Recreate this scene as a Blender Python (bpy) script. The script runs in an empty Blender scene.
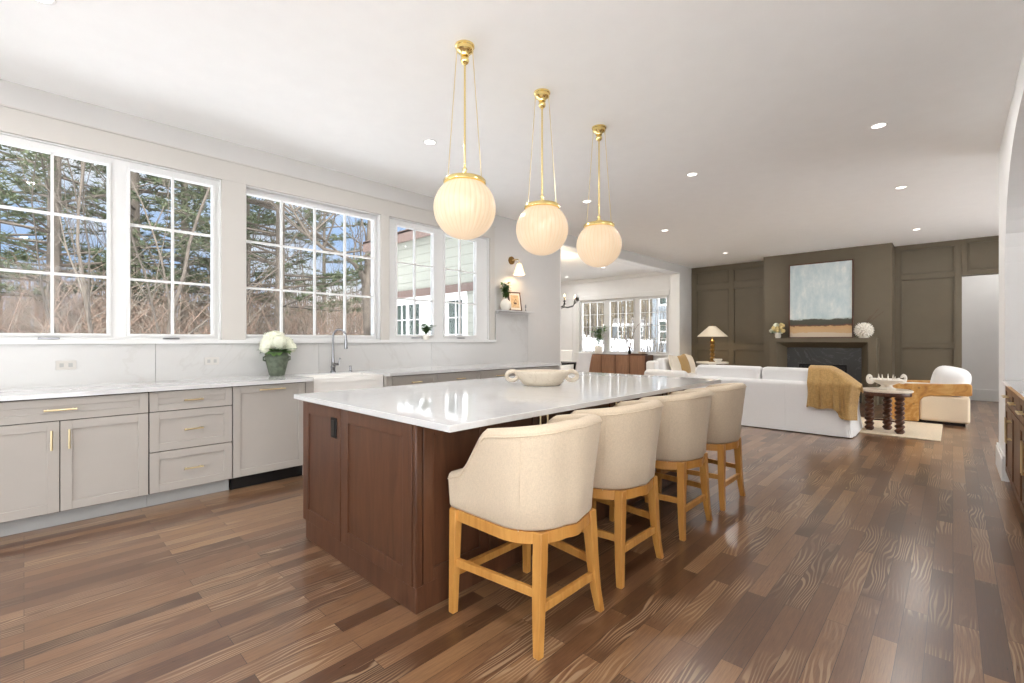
import bpy, bmesh, math, random
from mathutils import Vector, Matrix, noise

# ------------------------------------------------------------------ camera
sc = bpy.context.scene
col = sc.collection
H = 3.15          # ceiling height
CAM_H = 1.26
cam_d = bpy.data.cameras.new('camera'); cam = bpy.data.objects.new('camera', cam_d); col.objects.link(cam)
cam_d.sensor_width = 36.0
cam_d.lens = 463.9 / 1024 * 36.0
cam_d.shift_y = -1.5 / 1024
cam_d.clip_start = 0.02; cam_d.clip_end = 400
cam.location = (0, 0, CAM_H)
cam.rotation_euler = (math.radians(90), 0, math.radians(43.55 - 90))
sc.camera = cam
sc.view_settings.view_transform = 'Standard'
sc.view_settings.look = 'None'
sc.view_settings.gamma = 1.0
sc.view_settings.use_curve_mapping = False
sc.view_settings.exposure = 0.38
try:
    sc.cycles.max_bounces = 12; sc.cycles.diffuse_bounces = 7; sc.cycles.glossy_bounces = 4
    sc.cycles.transparent_max_bounces = 16; sc.cycles.use_denoising = True
    sc.cycles.sample_clamp_indirect = 6.0
except Exception:
    pass

# ------------------------------------------------------------------ sky
SKY_LOW, SKY_HIGH = 0.85, 2.0
w = bpy.data.worlds.new('winter_sky'); sc.world = w; w.use_nodes = True
nt = w.node_tree; nt.nodes.clear()
def wn(t, **k):
    n = nt.nodes.new(t)
    for a, b in k.items(): setattr(n, a, b)
    return n
wo = wn('ShaderNodeOutputWorld'); bg = wn('ShaderNodeBackground'); tc = wn('ShaderNodeTexCoord')
sep = wn('ShaderNodeSeparateXYZ'); nt.links.new(tc.outputs['Generated'], sep.inputs[0])
ns = wn('ShaderNodeTexNoise'); ns.inputs['Scale'].default_value = 2.6; ns.inputs['Detail'].default_value = 6
mp = wn('ShaderNodeMapping'); mp.inputs['Scale'].default_value = (1, 1, 2.2)
nt.links.new(tc.outputs['Generated'], mp.inputs[0]); nt.links.new(mp.outputs[0], ns.inputs['Vector'])
cr = wn('ShaderNodeValToRGB'); cr.color_ramp.elements[0].position = .42; cr.color_ramp.elements[1].position = .62
cr.color_ramp.elements[0].color = (.42, .60, .93, 1); cr.color_ramp.elements[1].color = (.93, .95, 1, 1)
nt.links.new(ns.outputs['Fac'], cr.inputs[0])
mr = wn('ShaderNodeMapRange'); mr.inputs['From Min'].default_value = .45; mr.inputs['From Max'].default_value = .95
mr.inputs['To Min'].default_value = SKY_LOW; mr.inputs['To Max'].default_value = SKY_HIGH
nt.links.new(sep.outputs['Z'], mr.inputs[0])
# the sunward half of the sky (behind the photographer) is brighter
mr2 = wn('ShaderNodeMapRange'); mr2.inputs['From Min'].default_value = .1; mr2.inputs['From Max'].default_value = -.7
mr2.inputs['To Min'].default_value = 1.0; mr2.inputs['To Max'].default_value = 6.0
nt.links.new(sep.outputs['Y'], mr2.inputs[0])
mul = wn('ShaderNodeMath', operation='MULTIPLY'); nt.links.new(mr.outputs[0], mul.inputs[0]); nt.links.new(mr2.outputs[0], mul.inputs[1])
mxc = wn('ShaderNodeMix', data_type='RGBA'); mr3 = wn('ShaderNodeMapRange'); mr3.inputs['From Min'].default_value = .25; mr3.inputs['From Max'].default_value = -.25
nt.links.new(sep.outputs['Y'], mr3.inputs[0]); nt.links.new(mr3.outputs[0], mxc.inputs[0]); nt.links.new(cr.outputs[0], mxc.inputs[6]); mxc.inputs[7].default_value = (.98, .98, 1, 1)
nt.links.new(mxc.outputs[2], bg.inputs[0]); nt.links.new(mul.outputs[0], bg.inputs[1]); nt.links.new(bg.outputs[0], wo.inputs[0])

# ------------------------------------------------------------------ sun
sun_d = bpy.data.lights.new('sun', 'SUN'); sun_d.energy = 10.0; sun_d.angle = math.radians(1.5); sun_d.color = (1, .97, .93)
sun = bpy.data.objects.new('sun', sun_d); col.objects.link(sun)
sun.rotation_euler = (math.radians(36), 0, math.radians(-14))     # from behind the photographer, over the roof

CAN_POWER = 9.0

# ------------------------------------------------------------------ materials
def lin(h):
    if isinstance(h, str):
        h = h.lstrip('#'); h = [int(h[i:i+2], 16) / 255 for i in (0, 2, 4)]
    return tuple((c / 12.92 if c <= .04045 else ((c + .055) / 1.055) ** 2.4) for c in h) + (1,)
class N:
    def __init__(s, name):
        s.m = bpy.data.materials.new(name); s.m.use_nodes = True; s.t = s.m.node_tree
        s.b = s.t.nodes['Principled BSDF']; s.out = s.t.nodes['Material Output']
    def n(s, t, **k):
        x = s.t.nodes.new(t)
        for a, b in k.items(): setattr(x, a, b)
        return x
    def l(s, a, b): s.t.links.new(a, b)
    def coord(s, scale=(1, 1, 1), rot=(0, 0, 0), kind='Object'):
        c = s.n('ShaderNodeTexCoord'); m = s.n('ShaderNodeMapping')
        m.inputs['Scale'].default_value = scale; m.inputs['Rotation'].default_value = rot
        s.l(c.outputs[kind], m.inputs[0]); return m.outputs[0]
    def noise(s, vec, scale, detail=3, rough=.5, dist=0):
        x = s.n('ShaderNodeTexNoise'); x.inputs['Scale'].default_value = scale; x.inputs['Detail'].default_value = detail
        x.inputs['Roughness'].default_value = rough; x.inputs['Distortion'].default_value = dist
        if vec is not None: s.l(vec, x.inputs['Vector'])
        return x.outputs['Fac']
    def ramp(s, fac, stops, interp='LINEAR'):
        x = s.n('ShaderNodeValToRGB'); e = x.color_ramp.elements; x.color_ramp.interpolation = interp
        while len(e) < len(stops): e.new(.5)
        for q, (p, c) in zip(e, stops): q.position = p; q.color = c
        s.l(fac, x.inputs[0]); return x.outputs[0]
    def mix(s, f, a, b, mode='MIX'):
        x = s.n('ShaderNodeMix', data_type='RGBA', blend_type=mode)
        for v, i in ((f, 0), (a, 6), (b, 7)):
            if isinstance(v, (int, float, tuple)): x.inputs[i].default_value = v
            else: s.l(v, x.inputs[i])
        return x.outputs[2]
    def bump(s, hgt, strength=.3, dist=.01):
        x = s.n('ShaderNodeBump'); x.inputs['Strength'].default_value = strength; x.inputs['Distance'].default_value = dist
        s.l(hgt, x.inputs['Height']); s.l(x.outputs[0], s.b.inputs['Normal'])
    def base(s, v):
        if isinstance(v, tuple): s.b.inputs['Base Color'].default_value = v
        else: s.l(v, s.b.inputs['Base Color'])
    def set(s, **k):
        for a, b in k.items(): s.b.inputs[a.replace('_', ' ')].default_value = b
        return s
def plain(name, c, rough=.5, metal=0, var=.06, vs=6, bump=0, bs=60, spec=.5):
    x = N(name); c = lin(c)
    if var:
        f = x.noise(x.coord(), vs, 4)
        d = tuple(v * (1 - var) for v in c[:3]) + (1,); u = tuple(min(1, v * (1 + var)) for v in c[:3]) + (1,)
        x.base(x.ramp(f, [(.3, d), (.7, u)]))
    else: x.base(c)
    x.set(Roughness=rough, Metallic=metal, Specular_IOR_Level=spec)
    if bump: x.bump(x.noise(x.coord(), bs, 3), bump, .004)
    return x.m
def wood(name, c1, c2, rough=.4, scale=(1, 1, .12), s=22, bump=.08):
    x = N(name); v = x.coord(scale)
    f = x.noise(v, s, 6, .6, .8); g = x.noise(v, s * .2, 2)
    c = x.ramp(f, [(.3, lin(c1)), (.7, lin(c2))])
    c = x.mix(.25, c, x.ramp(g, [(.3, lin(c1)), (.7, lin(c2))]))
    x.base(c); x.set(Roughness=rough); x.bump(f, bump, .002); return x.m
def emit(name, c, s):
    x = N(name); x.base(lin(c)); x.b.inputs['Emission Color'].default_value = lin(c); x.b.inputs['Emission Strength'].default_value = s
    return x.m
M = {}
M['ceil'] = plain('ceiling_paint', '#f7f7f6', .9, var=.01)
M['wall'] = plain('wall_paint', '#cac8c5', .85, var=.01)
M['white'] = plain('white_trim_paint', '#eaeae8', .45, var=.01)
M['bright'] = plain('bright_white_wall_paint', '#f4f4f3', .7, var=.01)
M['casing'] = plain('casing_paint', '#c4c0ba', .5, var=.01)
M['frame'] = plain('window_frame_paint', '#dadad9', .4, var=.01)
M['dining'] = plain('dining_wall_paint', '#f0f0ef', .7, var=.01)
M['olive'] = plain('olive_paint', '#655b49', .55, var=.03)
M['cab'] = plain('greige_cabinet_paint', '#aba59e', .45, var=.015)
M['kick'] = plain('toe_kick_paint', '#a4a4a2', .55, var=.02)
M['black'] = plain('black_plastic', '#121213', .4)
M['brass'] = plain('brushed_brass', '#ead9ae', .28, 1, var=.04)
M['gold'] = plain('polished_gold', '#f3dc98', .2, 1, var=.03)
M['bronze'] = plain('aged_brass', '#86683c', .35, 1)
M['steel'] = plain('polished_nickel', '#8e8e92', .14, 1, var=.03)
M['iron'] = plain('black_iron', '#1b1b1c', .45, .6)
M['darkcav'] = plain('dark_gap', '#2b2522', .8)  # on cabinet bodies this colour paints in the shade of the gaps
M['porcelain'] = plain('white_porcelain', '#eceae6', .2, var=.01)
M['oak'] = wood('golden_oak', '#ae7432', '#d29d54', .38)
M['walnut'] = wood('red_brown_walnut', '#44291b', '#63402c', .33)
M['walnut_light'] = wood('sideboard_walnut', '#7f5b43', '#9d765a', .4)
M['turned'] = wood('dark_turned_wood', '#3a2115', '#6a4027', .35)
M['cabwood'] = wood('brown_oak_cabinet', '#4a2f20', '#79553b', .35)

def m_floor():
    x = N('oak_plank_floor'); x.set(Roughness=.27, Coat_Weight=.55, Coat_Roughness=.22)
    v = x.coord()
    br = x.n('ShaderNodeTexBrick', offset=.37, offset_frequency=2, squash=1.0)
    br.inputs['Scale'].default_value = 1.0; br.inputs['Brick Width'].default_value = .95; br.inputs['Row Height'].default_value = .083
    br.inputs['Mortar Size'].default_value = .0011; br.inputs['Mortar Smooth'].default_value = .3; br.inputs['Bias'].default_value = 0
    br.inputs['Color1'].default_value = (0, 0, 0, 1); br.inputs['Color2'].default_value = (1, 1, 1, 1); br.inputs['Mortar'].default_value = (.5, .5, .5, 1)
    x.l(v, br.inputs['Vector'])
    tone = br.outputs['Color']
    # per plank offset of the grain
    off = x.n('ShaderNodeVectorMath', operation='MULTIPLY_ADD'); x.l(tone, off.inputs[0]); off.inputs[1].default_value = (7, 13, 5); x.l(v, off.inputs[2])
    m1 = x.n('ShaderNodeMapping'); m1.inputs['Scale'].default_value = (.16, 1, 1); x.l(off.outputs[0], m1.inputs[0])
    wv = x.n('ShaderNodeTexWave', wave_type='BANDS', bands_direction='Y', wave_profile='SIN')
    wv.inputs['Scale'].default_value = 19; wv.inputs['Distortion'].default_value = 24; wv.inputs['Detail'].default_value = 1.2
    wv.inputs['Detail Scale'].default_value = .6; x.l(m1.outputs[0], wv.inputs['Vector'])
    m2 = x.n('ShaderNodeMapping'); m2.inputs['Scale'].default_value = (2, 42, 1); x.l(off.outputs[0], m2.inputs[0])
    fine = x.noise(m2.outputs[0], 5, 5, .65)
    big = x.noise(v, .9, 3, .5)
    tn = x.n('ShaderNodeMath', operation='MULTIPLY_ADD'); x.l(fine, tn.inputs[0]); tn.inputs[1].default_value = .55
    tg = x.n('ShaderNodeSeparateColor'); x.l(tone, tg.inputs[0])
    t2 = x.n('ShaderNodeMath', operation='MULTIPLY'); x.l(tg.outputs[0], t2.inputs[0]); t2.inputs[1].default_value = .5; x.l(t2.outputs[0], tn.inputs[2])
    basec = x.ramp(tn.outputs[0], [(.14, lin('#3f2a1c')), (.38, lin('#5a3d29')), (.58, lin('#725139')), (.8, lin('#93704f'))])
    # pale cathedral grain on some planks
    gr = x.ramp(wv.outputs['Fac'], [(.55, (0, 0, 0, 1)), (.8, (1, 1, 1, 1))])
    sel = x.ramp(x.noise(off.outputs[0], 1.7, 2), [(.47, (0, 0, 0, 1)), (.62, (1, 1, 1, 1))])
    msk = x.mix(1.0, gr, sel, 'MULTIPLY')
    mh = x.mix(.6, (0, 0, 0, 1), msk)
    c = x.mix(mh, basec, lin('#b59b7c'))
    c = x.mix(x.ramp(big, [(.35, (0, 0, 0, 1)), (.75, (.35, .35, .35, 1))]), c, lin('#5b3d29'))
    c = x.mix(br.outputs['Fac'], c, lin('#2d1b10'))
    x.base(c)
    rr = x.n('ShaderNodeMapRange'); x.l(fine, rr.inputs[0]); rr.inputs['To Min'].default_value = .22; rr.inputs['To Max'].default_value = .40
    x.l(rr.outputs[0], x.b.inputs['Roughness'])
    x.bump(x.mix(.5, fine, br.outputs['Fac']), .06, .002)
    return x.m
M['floor'] = m_floor()
def m_marble(name, basec, vein, rough, amt=.5, sc_=1.2):
    x = N(name); v = x.coord()
    f = x.noise(v, sc_, 7, .6, 1.6)
    k = x.ramp(f, [(.485, (0, 0, 0, 1)), (.50, (amt, amt, amt, 1)), (.515, (0, 0, 0, 1))])
    c = x.mix(k, lin(basec), lin(vein)); x.base(c); x.set(Roughness=rough); return x.m
M['quartz'] = m_marble('polished_white_quartz', '#d0d0d0', '#bcbab8', .06, .25)
M['splash'] = m_marble('veined_quartz_backsplash', '#c3c2c0', '#aeaaa5', .22, .28, .6)
M['soapstone'] = m_marble('dark_veined_stone', '#3a3b3b', '#7d7f80', .35, .35, 1.6)
M['travertine'] = m_marble('travertine', '#d3c6b4', '#b5a48e', .5, .5, 9)
def m_fabric(name, c, rough=.9, scale=160, var=.1, bump=.25):
    x = N(name); v = x.coord((1, 1, 1))
    a = x.noise(x.coord((1, 1, 6)), scale * .6, 2); b = x.noise(x.coord((6, 6, 1)), scale * .4, 2)
    f = x.mix(.5, a, b); c = lin(c)
    d = tuple(q * (1 - var) for q in c[:3]) + (1,); u = tuple(min(1, q * (1 + var)) for q in c[:3]) + (1,)
    x.base(x.ramp(f, [(.35, d), (.65, u)])); x.set(Roughness=rough, Specular_IOR_Level=.2, Sheen_Weight=.15)
    x.bump(f, bump, .003); return x.m
M['linen'] = m_fabric('oatmeal_linen', '#d2c1a9')
M['slip'] = m_fabric('white_slipcover_cotton', '#eeeeee', var=.03)
M['cream'] = m_fabric('cream_boucle', '#ead9c0', var=.05)
M['pillow'] = m_fabric('ivory_pillow_linen', '#e0d6c6', var=.06)
M['tan'] = m_fabric('tan_velvet', '#b0905f', var=.12, scale=60)
M['throw'] = m_fabric('camel_plush_throw', '#b5935f', var=.22, scale=45, bump=.8)
M['rug'] = m_fabric('cream_wool_rug', '#d9c7ab', var=.1, scale=60, bump=.6)
def m_burl():
    x = N('burl_wood'); v = x.coord()
    f = x.noise(v, 5, 6, .65, 2.0); k = x.n('ShaderNodeTexVoronoi'); k.inputs['Scale'].default_value = 9; x.l(x.coord(), k.inputs['Vector'])
    c = x.ramp(f, [(.3, lin('#a9713a')), (.5, lin('#c9954f')), (.7, lin('#dcb272'))])
    kk = x.ramp(k.outputs['Distance'], [(.06, (1, 1, 1, 1)), (.2, (0, 0, 0, 1))])
    x.base(x.mix(x.mix(.7, (0, 0, 0, 1), kk), c, lin('#5e3a1b'))); x.set(Roughness=.35); return x.m
M['burl'] = m_burl()
def m_glass():
    x = N('window_glass'); t = x.t; t.nodes.remove(x.b)
    a = x.n('ShaderNodeBsdfTransparent'); g = x.n('ShaderNodeBsdfGlossy'); g.inputs['Roughness'].default_value = .02
    mx = x.n('ShaderNodeMixShader'); fr = x.n('ShaderNodeFresnel'); fr.inputs['IOR'].default_value = 1.2
    a.inputs[0].default_value = (.97, .98, .975, 1)
    x.l(fr.outputs[0], mx.inputs[0]); x.l(a.outputs[0], mx.inputs[1]); x.l(g.outputs[0], mx.inputs[2]); x.l(mx.outputs[0], x.out.inputs[0])
    return x.m
M['glass'] = m_glass()
def m_globe():
    x = N('fluted_opal_glass'); x.base(lin('#b3a48e')); x.set(Roughness=.25)
    sp_ = x.n('ShaderNodeSeparateXYZ'); x.l(x.coord(), sp_.inputs[0])
    at = x.n('ShaderNodeMath', operation='ARCTAN2'); x.l(sp_.outputs['X'], at.inputs[0]); x.l(sp_.outputs['Y'], at.inputs[1])
    mu = x.n('ShaderNodeMath', operation='MULTIPLY'); x.l(at.outputs[0], mu.inputs[0]); mu.inputs[1].default_value = 18
    sn = x.n('ShaderNodeMath', operation='SINE'); x.l(mu.outputs[0], sn.inputs[0])
    ab = x.n('ShaderNodeMath', operation='ABSOLUTE'); x.l(sn.outputs[0], ab.inputs[0])
    x.l(x.ramp(ab.outputs[0], [(.0, lin('#ffc88a')), (.5, lin('#ffdfbb'))]), x.b.inputs['Emission Color']); x.b.inputs['Emission Strength'].default_value = .40
    return x.m
M['globe'] = m_globe()
M['lens'] = emit('downlight_lens', '#fffaf2', 3)
M['bulb'] = emit('warm_bulb', '#ffdca0', 5)
M['sconce_shade'] = emit('lit_sconce_shade', '#ffe6bf', .9)
M['lamp_shade'] = plain('pleated_lamp_shade', '#efe3cc', .8, var=.03)
M['leaf'] = plain('green_leaf', '#5a7a3e', .5, var=.25, vs=30)
M['leaf_dark'] = plain('dark_green_leaf', '#3a5a2c', .5, var=.25, vs=30)
M['petal'] = plain('white_hydrangea_petals', '#eceddc', .8, var=.06, vs=40)
M['petal_y'] = plain('pale_yellow_petals', '#e2cf96', .8, var=.2, vs=40)
M['greenpot'] = plain('weathered_green_glaze', '#5c6555', .6, var=.4, vs=22, bump=.3)
M['ceramic'] = plain('matte_white_ceramic', '#e9e4da', .6, var=.03)
M['stonebowl'] = m_marble('striped_cream_stone', '#dcd0bd', '#b7a58b', .5, .55, 7)
M['twig'] = plain('reddish_twig', '#5a4034', .8)
# outdoors
M['snow'] = plain('snow', '#f2f3f6', .9, var=.05, vs=.4)
M['bark'] = plain('grey_brown_bark', '#4b443d', .95, var=.25, vs=8)
M['birch'] = plain('pale_bark', '#a59a8c', .95, var=.2, vs=8)
M['brush'] = plain('rusty_brushwood', '#655449', .95, var=.3, vs=3)
M['brush2'] = plain('grey_brushwood', '#605950', .95, var=.3, vs=3)
M['tanwood'] = plain('tan_brushwood', '#6d6350', .95, var=.3, vs=.6)
M['needle'] = plain('pine_needles', '#3b432c', .85, var=.35, vs=2.5)
M['brownfloor'] = plain('leaf_litter_hillside', '#71614f', 1, var=.35, vs=.8)
def m_siding(name, c, pitch=.16):
    x = N(name); s = x.n('ShaderNodeSeparateXYZ'); x.l(x.coord(), s.inputs[0])
    d = x.n('ShaderNodeMath', operation='DIVIDE'); x.l(s.outputs['Z'], d.inputs[0]); d.inputs[1].default_value = pitch
    f = x.n('ShaderNodeMath', operation='FRACT'); x.l(d.outputs[0], f.inputs[0])
    x.bump(f.outputs[0], 1.0, .03)
    cc = lin(c); x.base(x.ramp(f.outputs[0], [(0, tuple(q * .45 for q in cc[:3]) + (1,)), (.09, cc)])); x.set(Roughness=.7); return x.m
M['siding'] = m_siding('cream_clapboard', '#93948a', .2)
M['siding_blue'] = m_siding('blue_grey_clapboard', '#70767a', .2)
M['fascia'] = plain('brown_fascia', '#6b5a53', .7)
M['roof'] = plain('grey_shingle', '#6d6a68', .9, var=.15)
M['darkglass'] = plain('dark_window_glass', '#3c4642', .08, var=.3, vs=1.5)
def m_paint():
    x = N('abstract_landscape_paint'); g = x.coord()   # local z runs 0..1.5
    s = x.n('ShaderNodeSeparateXYZ'); x.l(g, s.inputs[0])
    nz = x.noise(x.coord((1, 1.6, 6)), 2.2, 6, .7)
    a = x.n('ShaderNodeMath', operation='MULTIPLY_ADD'); x.l(nz, a.inputs[0]); a.inputs[1].default_value = .16; x.l(s.outputs['Z'], a.inputs[2])
    bands = x.ramp(a.outputs[0], [(.0, lin('#d9cbb8')), (.18, lin('#dccab4')), (.20, lin('#d6b488')), (.33, lin('#d0a878')), (.345, lin('#7a4f3c')), (.37, lin('#4e4d43')), (.47, lin('#53544a')), (.49, lin('#b9c4c2'))])
    skyc = x.ramp(x.noise(x.coord((1, 2, 1)), 3, 6, .65), [(.35, lin('#b9cbd0')), (.55, lin('#cfdadc')), (.7, lin('#e6eae8'))])
    m = x.n('ShaderNodeMapRange'); x.l(a.outputs[0], m.inputs[0]); m.inputs['From Min'].default_value = .48; m.inputs['From Max'].default_value = .51
    x.base(x.mix(m.outputs[0], bands, skyc)); x.set(Roughness=.7); return x.m
M['painting'] = m_paint()
M['print'] = plain('sepia_print', '#cdb28a', .7, var=.25, vs=30)
M['paper'] = plain('ivory_mat_board', '#e8dfcf', .8)

# ------------------------------------------------------------------ mesh builder
class MB:
    def __init__(s): s.v = []; s.f = []; s.mi = []
    def add(s, vs, fs, m=0):
        o = len(s.v); s.v += [tuple(p) for p in vs]; s.f += [tuple(i + o for i in f) for f in fs]; s.mi += [m] * len(fs); return s
    def box(s, x0, x1, y0, y1, z0, z1, m=0, R=None, c=None):
        vs = [Vector((x, y, z)) for z in (z0, z1) for y in (y0, y1) for x in (x0, x1)]
        if R is not None:
            c = Vector(c) if c is not None else Vector(((x0+x1)/2, (y0+y1)/2, (z0+z1)/2)); vs = [R @ (v - c) + c for v in vs]
        return s.add(vs, [(0, 2, 3, 1), (4, 5, 7, 6), (0, 1, 5, 4), (2, 6, 7, 3), (0, 4, 6, 2), (1, 3, 7, 5)], m)
    def bar(s, a, b, wx, wy, m=0, wx2=None, wy2=None):   # square bar between two points (mostly vertical)
        a = Vector(a); b = Vector(b); wx2 = wx if wx2 is None else wx2; wy2 = wy if wy2 is None else wy2
        vs = [a + Vector((i*wx/2, j*wy/2, 0)) for j in (-1, 1) for i in (-1, 1)] + [b + Vector((i*wx2/2, j*wy2/2, 0)) for j in (-1, 1) for i in (-1, 1)]
        return s.add(vs, [(0, 2, 3, 1), (4, 5, 7, 6), (0, 1, 5, 4), (2, 6, 7, 3), (0, 4, 6, 2), (1, 3, 7, 5)], m)
    def beam(s, a, b, w_, h_, m=0):     # horizontal-ish rectangular beam a->b, width w_ (sideways), height h_
        a = Vector(a); b = Vector(b); d = (b - a).normalized(); up = Vector((0, 0, 1)); sd = d.cross(up).normalized(); up = sd.cross(d)
        vs = [p + sd * i * w_/2 + up * j * h_/2 for p in (a, b) for j in (-1, 1) for i in (-1, 1)]
        return s.add(vs, [(0, 1, 3, 2), (4, 6, 7, 5), (0, 4, 5, 1), (2, 3, 7, 6), (0, 2, 6, 4), (1, 5, 7, 3)], m)
    def tube(s, pts, rad, n=8, m=0, cap=True, closed=False):
        pts = [Vector(p) for p in pts]; k = len(pts); rad = rad if isinstance(rad, (list, tuple)) else [rad] * k
        o = len(s.v); up = None
        for i, p in enumerate(pts):
            if closed: d = pts[(i+1) % k] - pts[i-1]
            else: d = pts[min(i+1, k-1)] - pts[max(i-1, 0)]
            d = d.normalized() if d.length > 1e-9 else Vector((0, 0, 1))
            if up is None:
                up = Vector((0, 0, 1)) if abs(d.z) < .9 else Vector((1, 0, 0))
            a = d.cross(up)
            if a.length < 1e-6: a = d.orthogonal()
            a.normalize(); up = a.cross(d).normalized()
            for j in range(n):
                t = 2*math.pi*j/n; s.v.append(tuple(p + (a*math.cos(t) + up*math.sin(t)) * rad[i]))
        for i in range(k if closed else k-1):
            i2 = (i+1) % k
            for j in range(n):
                j2 = (j+1) % n; s.f.append((o+i*n+j, o+i*n+j2, o+i2*n+j2, o+i2*n+j)); s.mi.append(m)
        if cap and not closed:
            s.f.append(tuple(o+j for j in range(n))[::-1]); s.f.append(tuple(o+(k-1)*n+j for j in range(n))); s.mi += [m, m]
        return s
    def lathe(s, prof, n=32, c=(0, 0, 0), m=0, flute=0, nf=0, sx=1, sy=1):
        o = len(s.v); k = len(prof)
        for (r, z) in prof:
            for j in range(n):
                t = 2*math.pi*j/n; rr = r * (1 + flute * abs(math.sin(nf*t/2))) if nf else r
                s.v.append((c[0]+rr*math.cos(t)*sx, c[1]+rr*math.sin(t)*sy, c[2]+z))
        for i in range(k-1):
            for j in range(n):
                j2 = (j+1) % n; s.f.append((o+i*n+j, o+i*n+j2, o+(i+1)*n+j2, o+(i+1)*n+j)); s.mi.append(m)
        if prof[0][0] > 1e-5: s.f.append(tuple(o+j for j in range(n))[::-1]); s.mi.append(m)
        if prof[-1][0] > 1e-5: s.f.append(tuple(o+(k-1)*n+j for j in range(n))); s.mi.append(m)
        return s
    def prism(s, poly, y0, y1, m=0, axis='y'):   # poly in (a,z); extruded
        n = len(poly)
        f = {'y': lambda a, z, y: (a, y, z), 'x': lambda a, z, y: (y, a, z), 'z': lambda a, z, y: (a, z, y)}[axis]
        vs = [f(a, z, y0) for a, z in poly] + [f(a, z, y1) for a, z in poly]
        return s.add(vs, [tuple(range(n)), tuple(range(2*n-1, n-1, -1))] + [(i, i+n, (i+1) % n+n, (i+1) % n) for i in range(n)], m)
    def grid(s, fn, nu, nv, m=0, cu=False):
        o = len(s.v)
        for i in range(nu + (0 if cu else 1)):
            for j in range(nv+1): s.v.append(tuple(fn(i/nu, j/nv)))
        K = nv+1; T = nu if cu else nu+1
        for i in range(nu):
            for j in range(nv):
                i2 = (i+1) % T; s.f.append((o+i*K+j, o+i2*K+j, o+i2*K+j+1, o+i*K+j+1)); s.mi.append(m)
        return s
    def cushion(s, c, size, p=4, n=20, m=0, R=None, puff=0):  # superellipsoid
        c = Vector(c)
        def sg(a, e): return math.copysign(abs(a) ** e, a)
        e = 2/p
        def fn(u, v):
            t = 2*math.pi*u; q = math.pi*(v-.5)
            P = Vector((size[0]/2*sg(math.cos(q), e)*sg(math.cos(t), e), size[1]/2*sg(math.cos(q), e)*sg(math.sin(t), e), size[2]/2*sg(math.sin(q), e)))
            return c + (R @ P if R is not None else P)
        return s.grid(fn, n*2, n, m, cu=True)
    def sphere(s, c, r, n=16, m=0, sz=1):
        return s.lathe([(max(1e-6, r*math.sin(math.pi*i/n)), -r*sz*math.cos(math.pi*i/n)) for i in range(n+1)], n*2, c, m)
    def build(s, name, mats, parent=None, origin=None, bevel=0, smooth=40, seg=2, sub=0):
        me = bpy.data.meshes.new(name)
        off = Vector(origin) if origin is not None else (root_loc(parent) if parent else Vector((0, 0, 0)))
        me.from_pydata([tuple(Vector(v) - off) for v in s.v], [], s.f)
        mats = mats if isinstance(mats, (list, tuple)) else [mats]
        for m in mats: me.materials.append(m)
        if len(mats) > 1: me.polygons.foreach_set('material_index', s.mi)
        bm = bmesh.new(); bm.from_mesh(me)
        bmesh.ops.recalc_face_normals(bm, faces=bm.faces)
        if smooth:
            lim = math.radians(smooth)
            for e in bm.edges:
                e.smooth = (len(e.link_faces) == 2 and e.calc_face_angle(0) < lim)
            for f in bm.faces: f.smooth = True
        bm.to_mesh(me); bm.free()
        o = bpy.data.objects.new(name, me); col.objects.link(o)
        if parent: o.parent = parent
        elif origin is not None: o.location = origin
        if bevel:
            b = o.modifiers.new('bevel', 'BEVEL'); b.width = bevel; b.segments = seg; b.limit_method = 'ANGLE'; b.angle_limit = math.radians(40)
            b.harden_normals = False
        if sub:
            b = o.modifiers.new('subdivision', 'SUBSURF'); b.levels = sub; b.render_levels = sub
        return o
def root_loc(o):
    v = Vector((0, 0, 0))
    while o is not None: v += o.location; o = o.parent
    return v
def tag(o, label=None, cat=None, group=None, kind=None):
    if label: o['label'] = label
    if cat: o['category'] = cat
    if group: o['group'] = group
    if kind: o['kind'] = kind
    return o
def thing(name, loc, label, cat, group=None):
    o = bpy.data.objects.new(name, None); col.objects.link(o); o.location = loc; o.empty_display_size = .1
    return tag(o, label, cat, group)
def kids(o): return [c for c in bpy.data.objects if c.parent is o]
def dup(o, loc=None, rz=None, label=None, parent=None, scale=None):
    ch = kids(o); c = o.copy(); col.objects.link(c); c.parent = parent
    if loc is not None: c.location = loc
    if rz is not None: c.rotation_euler = (0, 0, rz)
    if scale is not None: c.scale = scale
    if label: c['label'] = label
    for k in ch: dup(k, parent=c)
    return c
def struct(mb, name, m, **k):
    o = mb.build(name, m, **k); o['kind'] = 'structure'; return o
def light(name, kind, loc, energy, color=(1, 1, 1), size=.1, parent=None, spread=None):
    d = bpy.data.lights.new(name, kind); d.energy = energy; d.color = color
    if kind == 'AREA':
        d.shape = 'DISK'; d.size = size
        if spread: d.spread = spread
    else: d.shadow_soft_size = size
    o = bpy.data.objects.new(name, d); col.objects.link(o); o.location = loc
    if parent: o.parent = parent; o.location = Vector(loc) - root_loc(parent)
    return o
rnd = random.Random(7)

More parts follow.
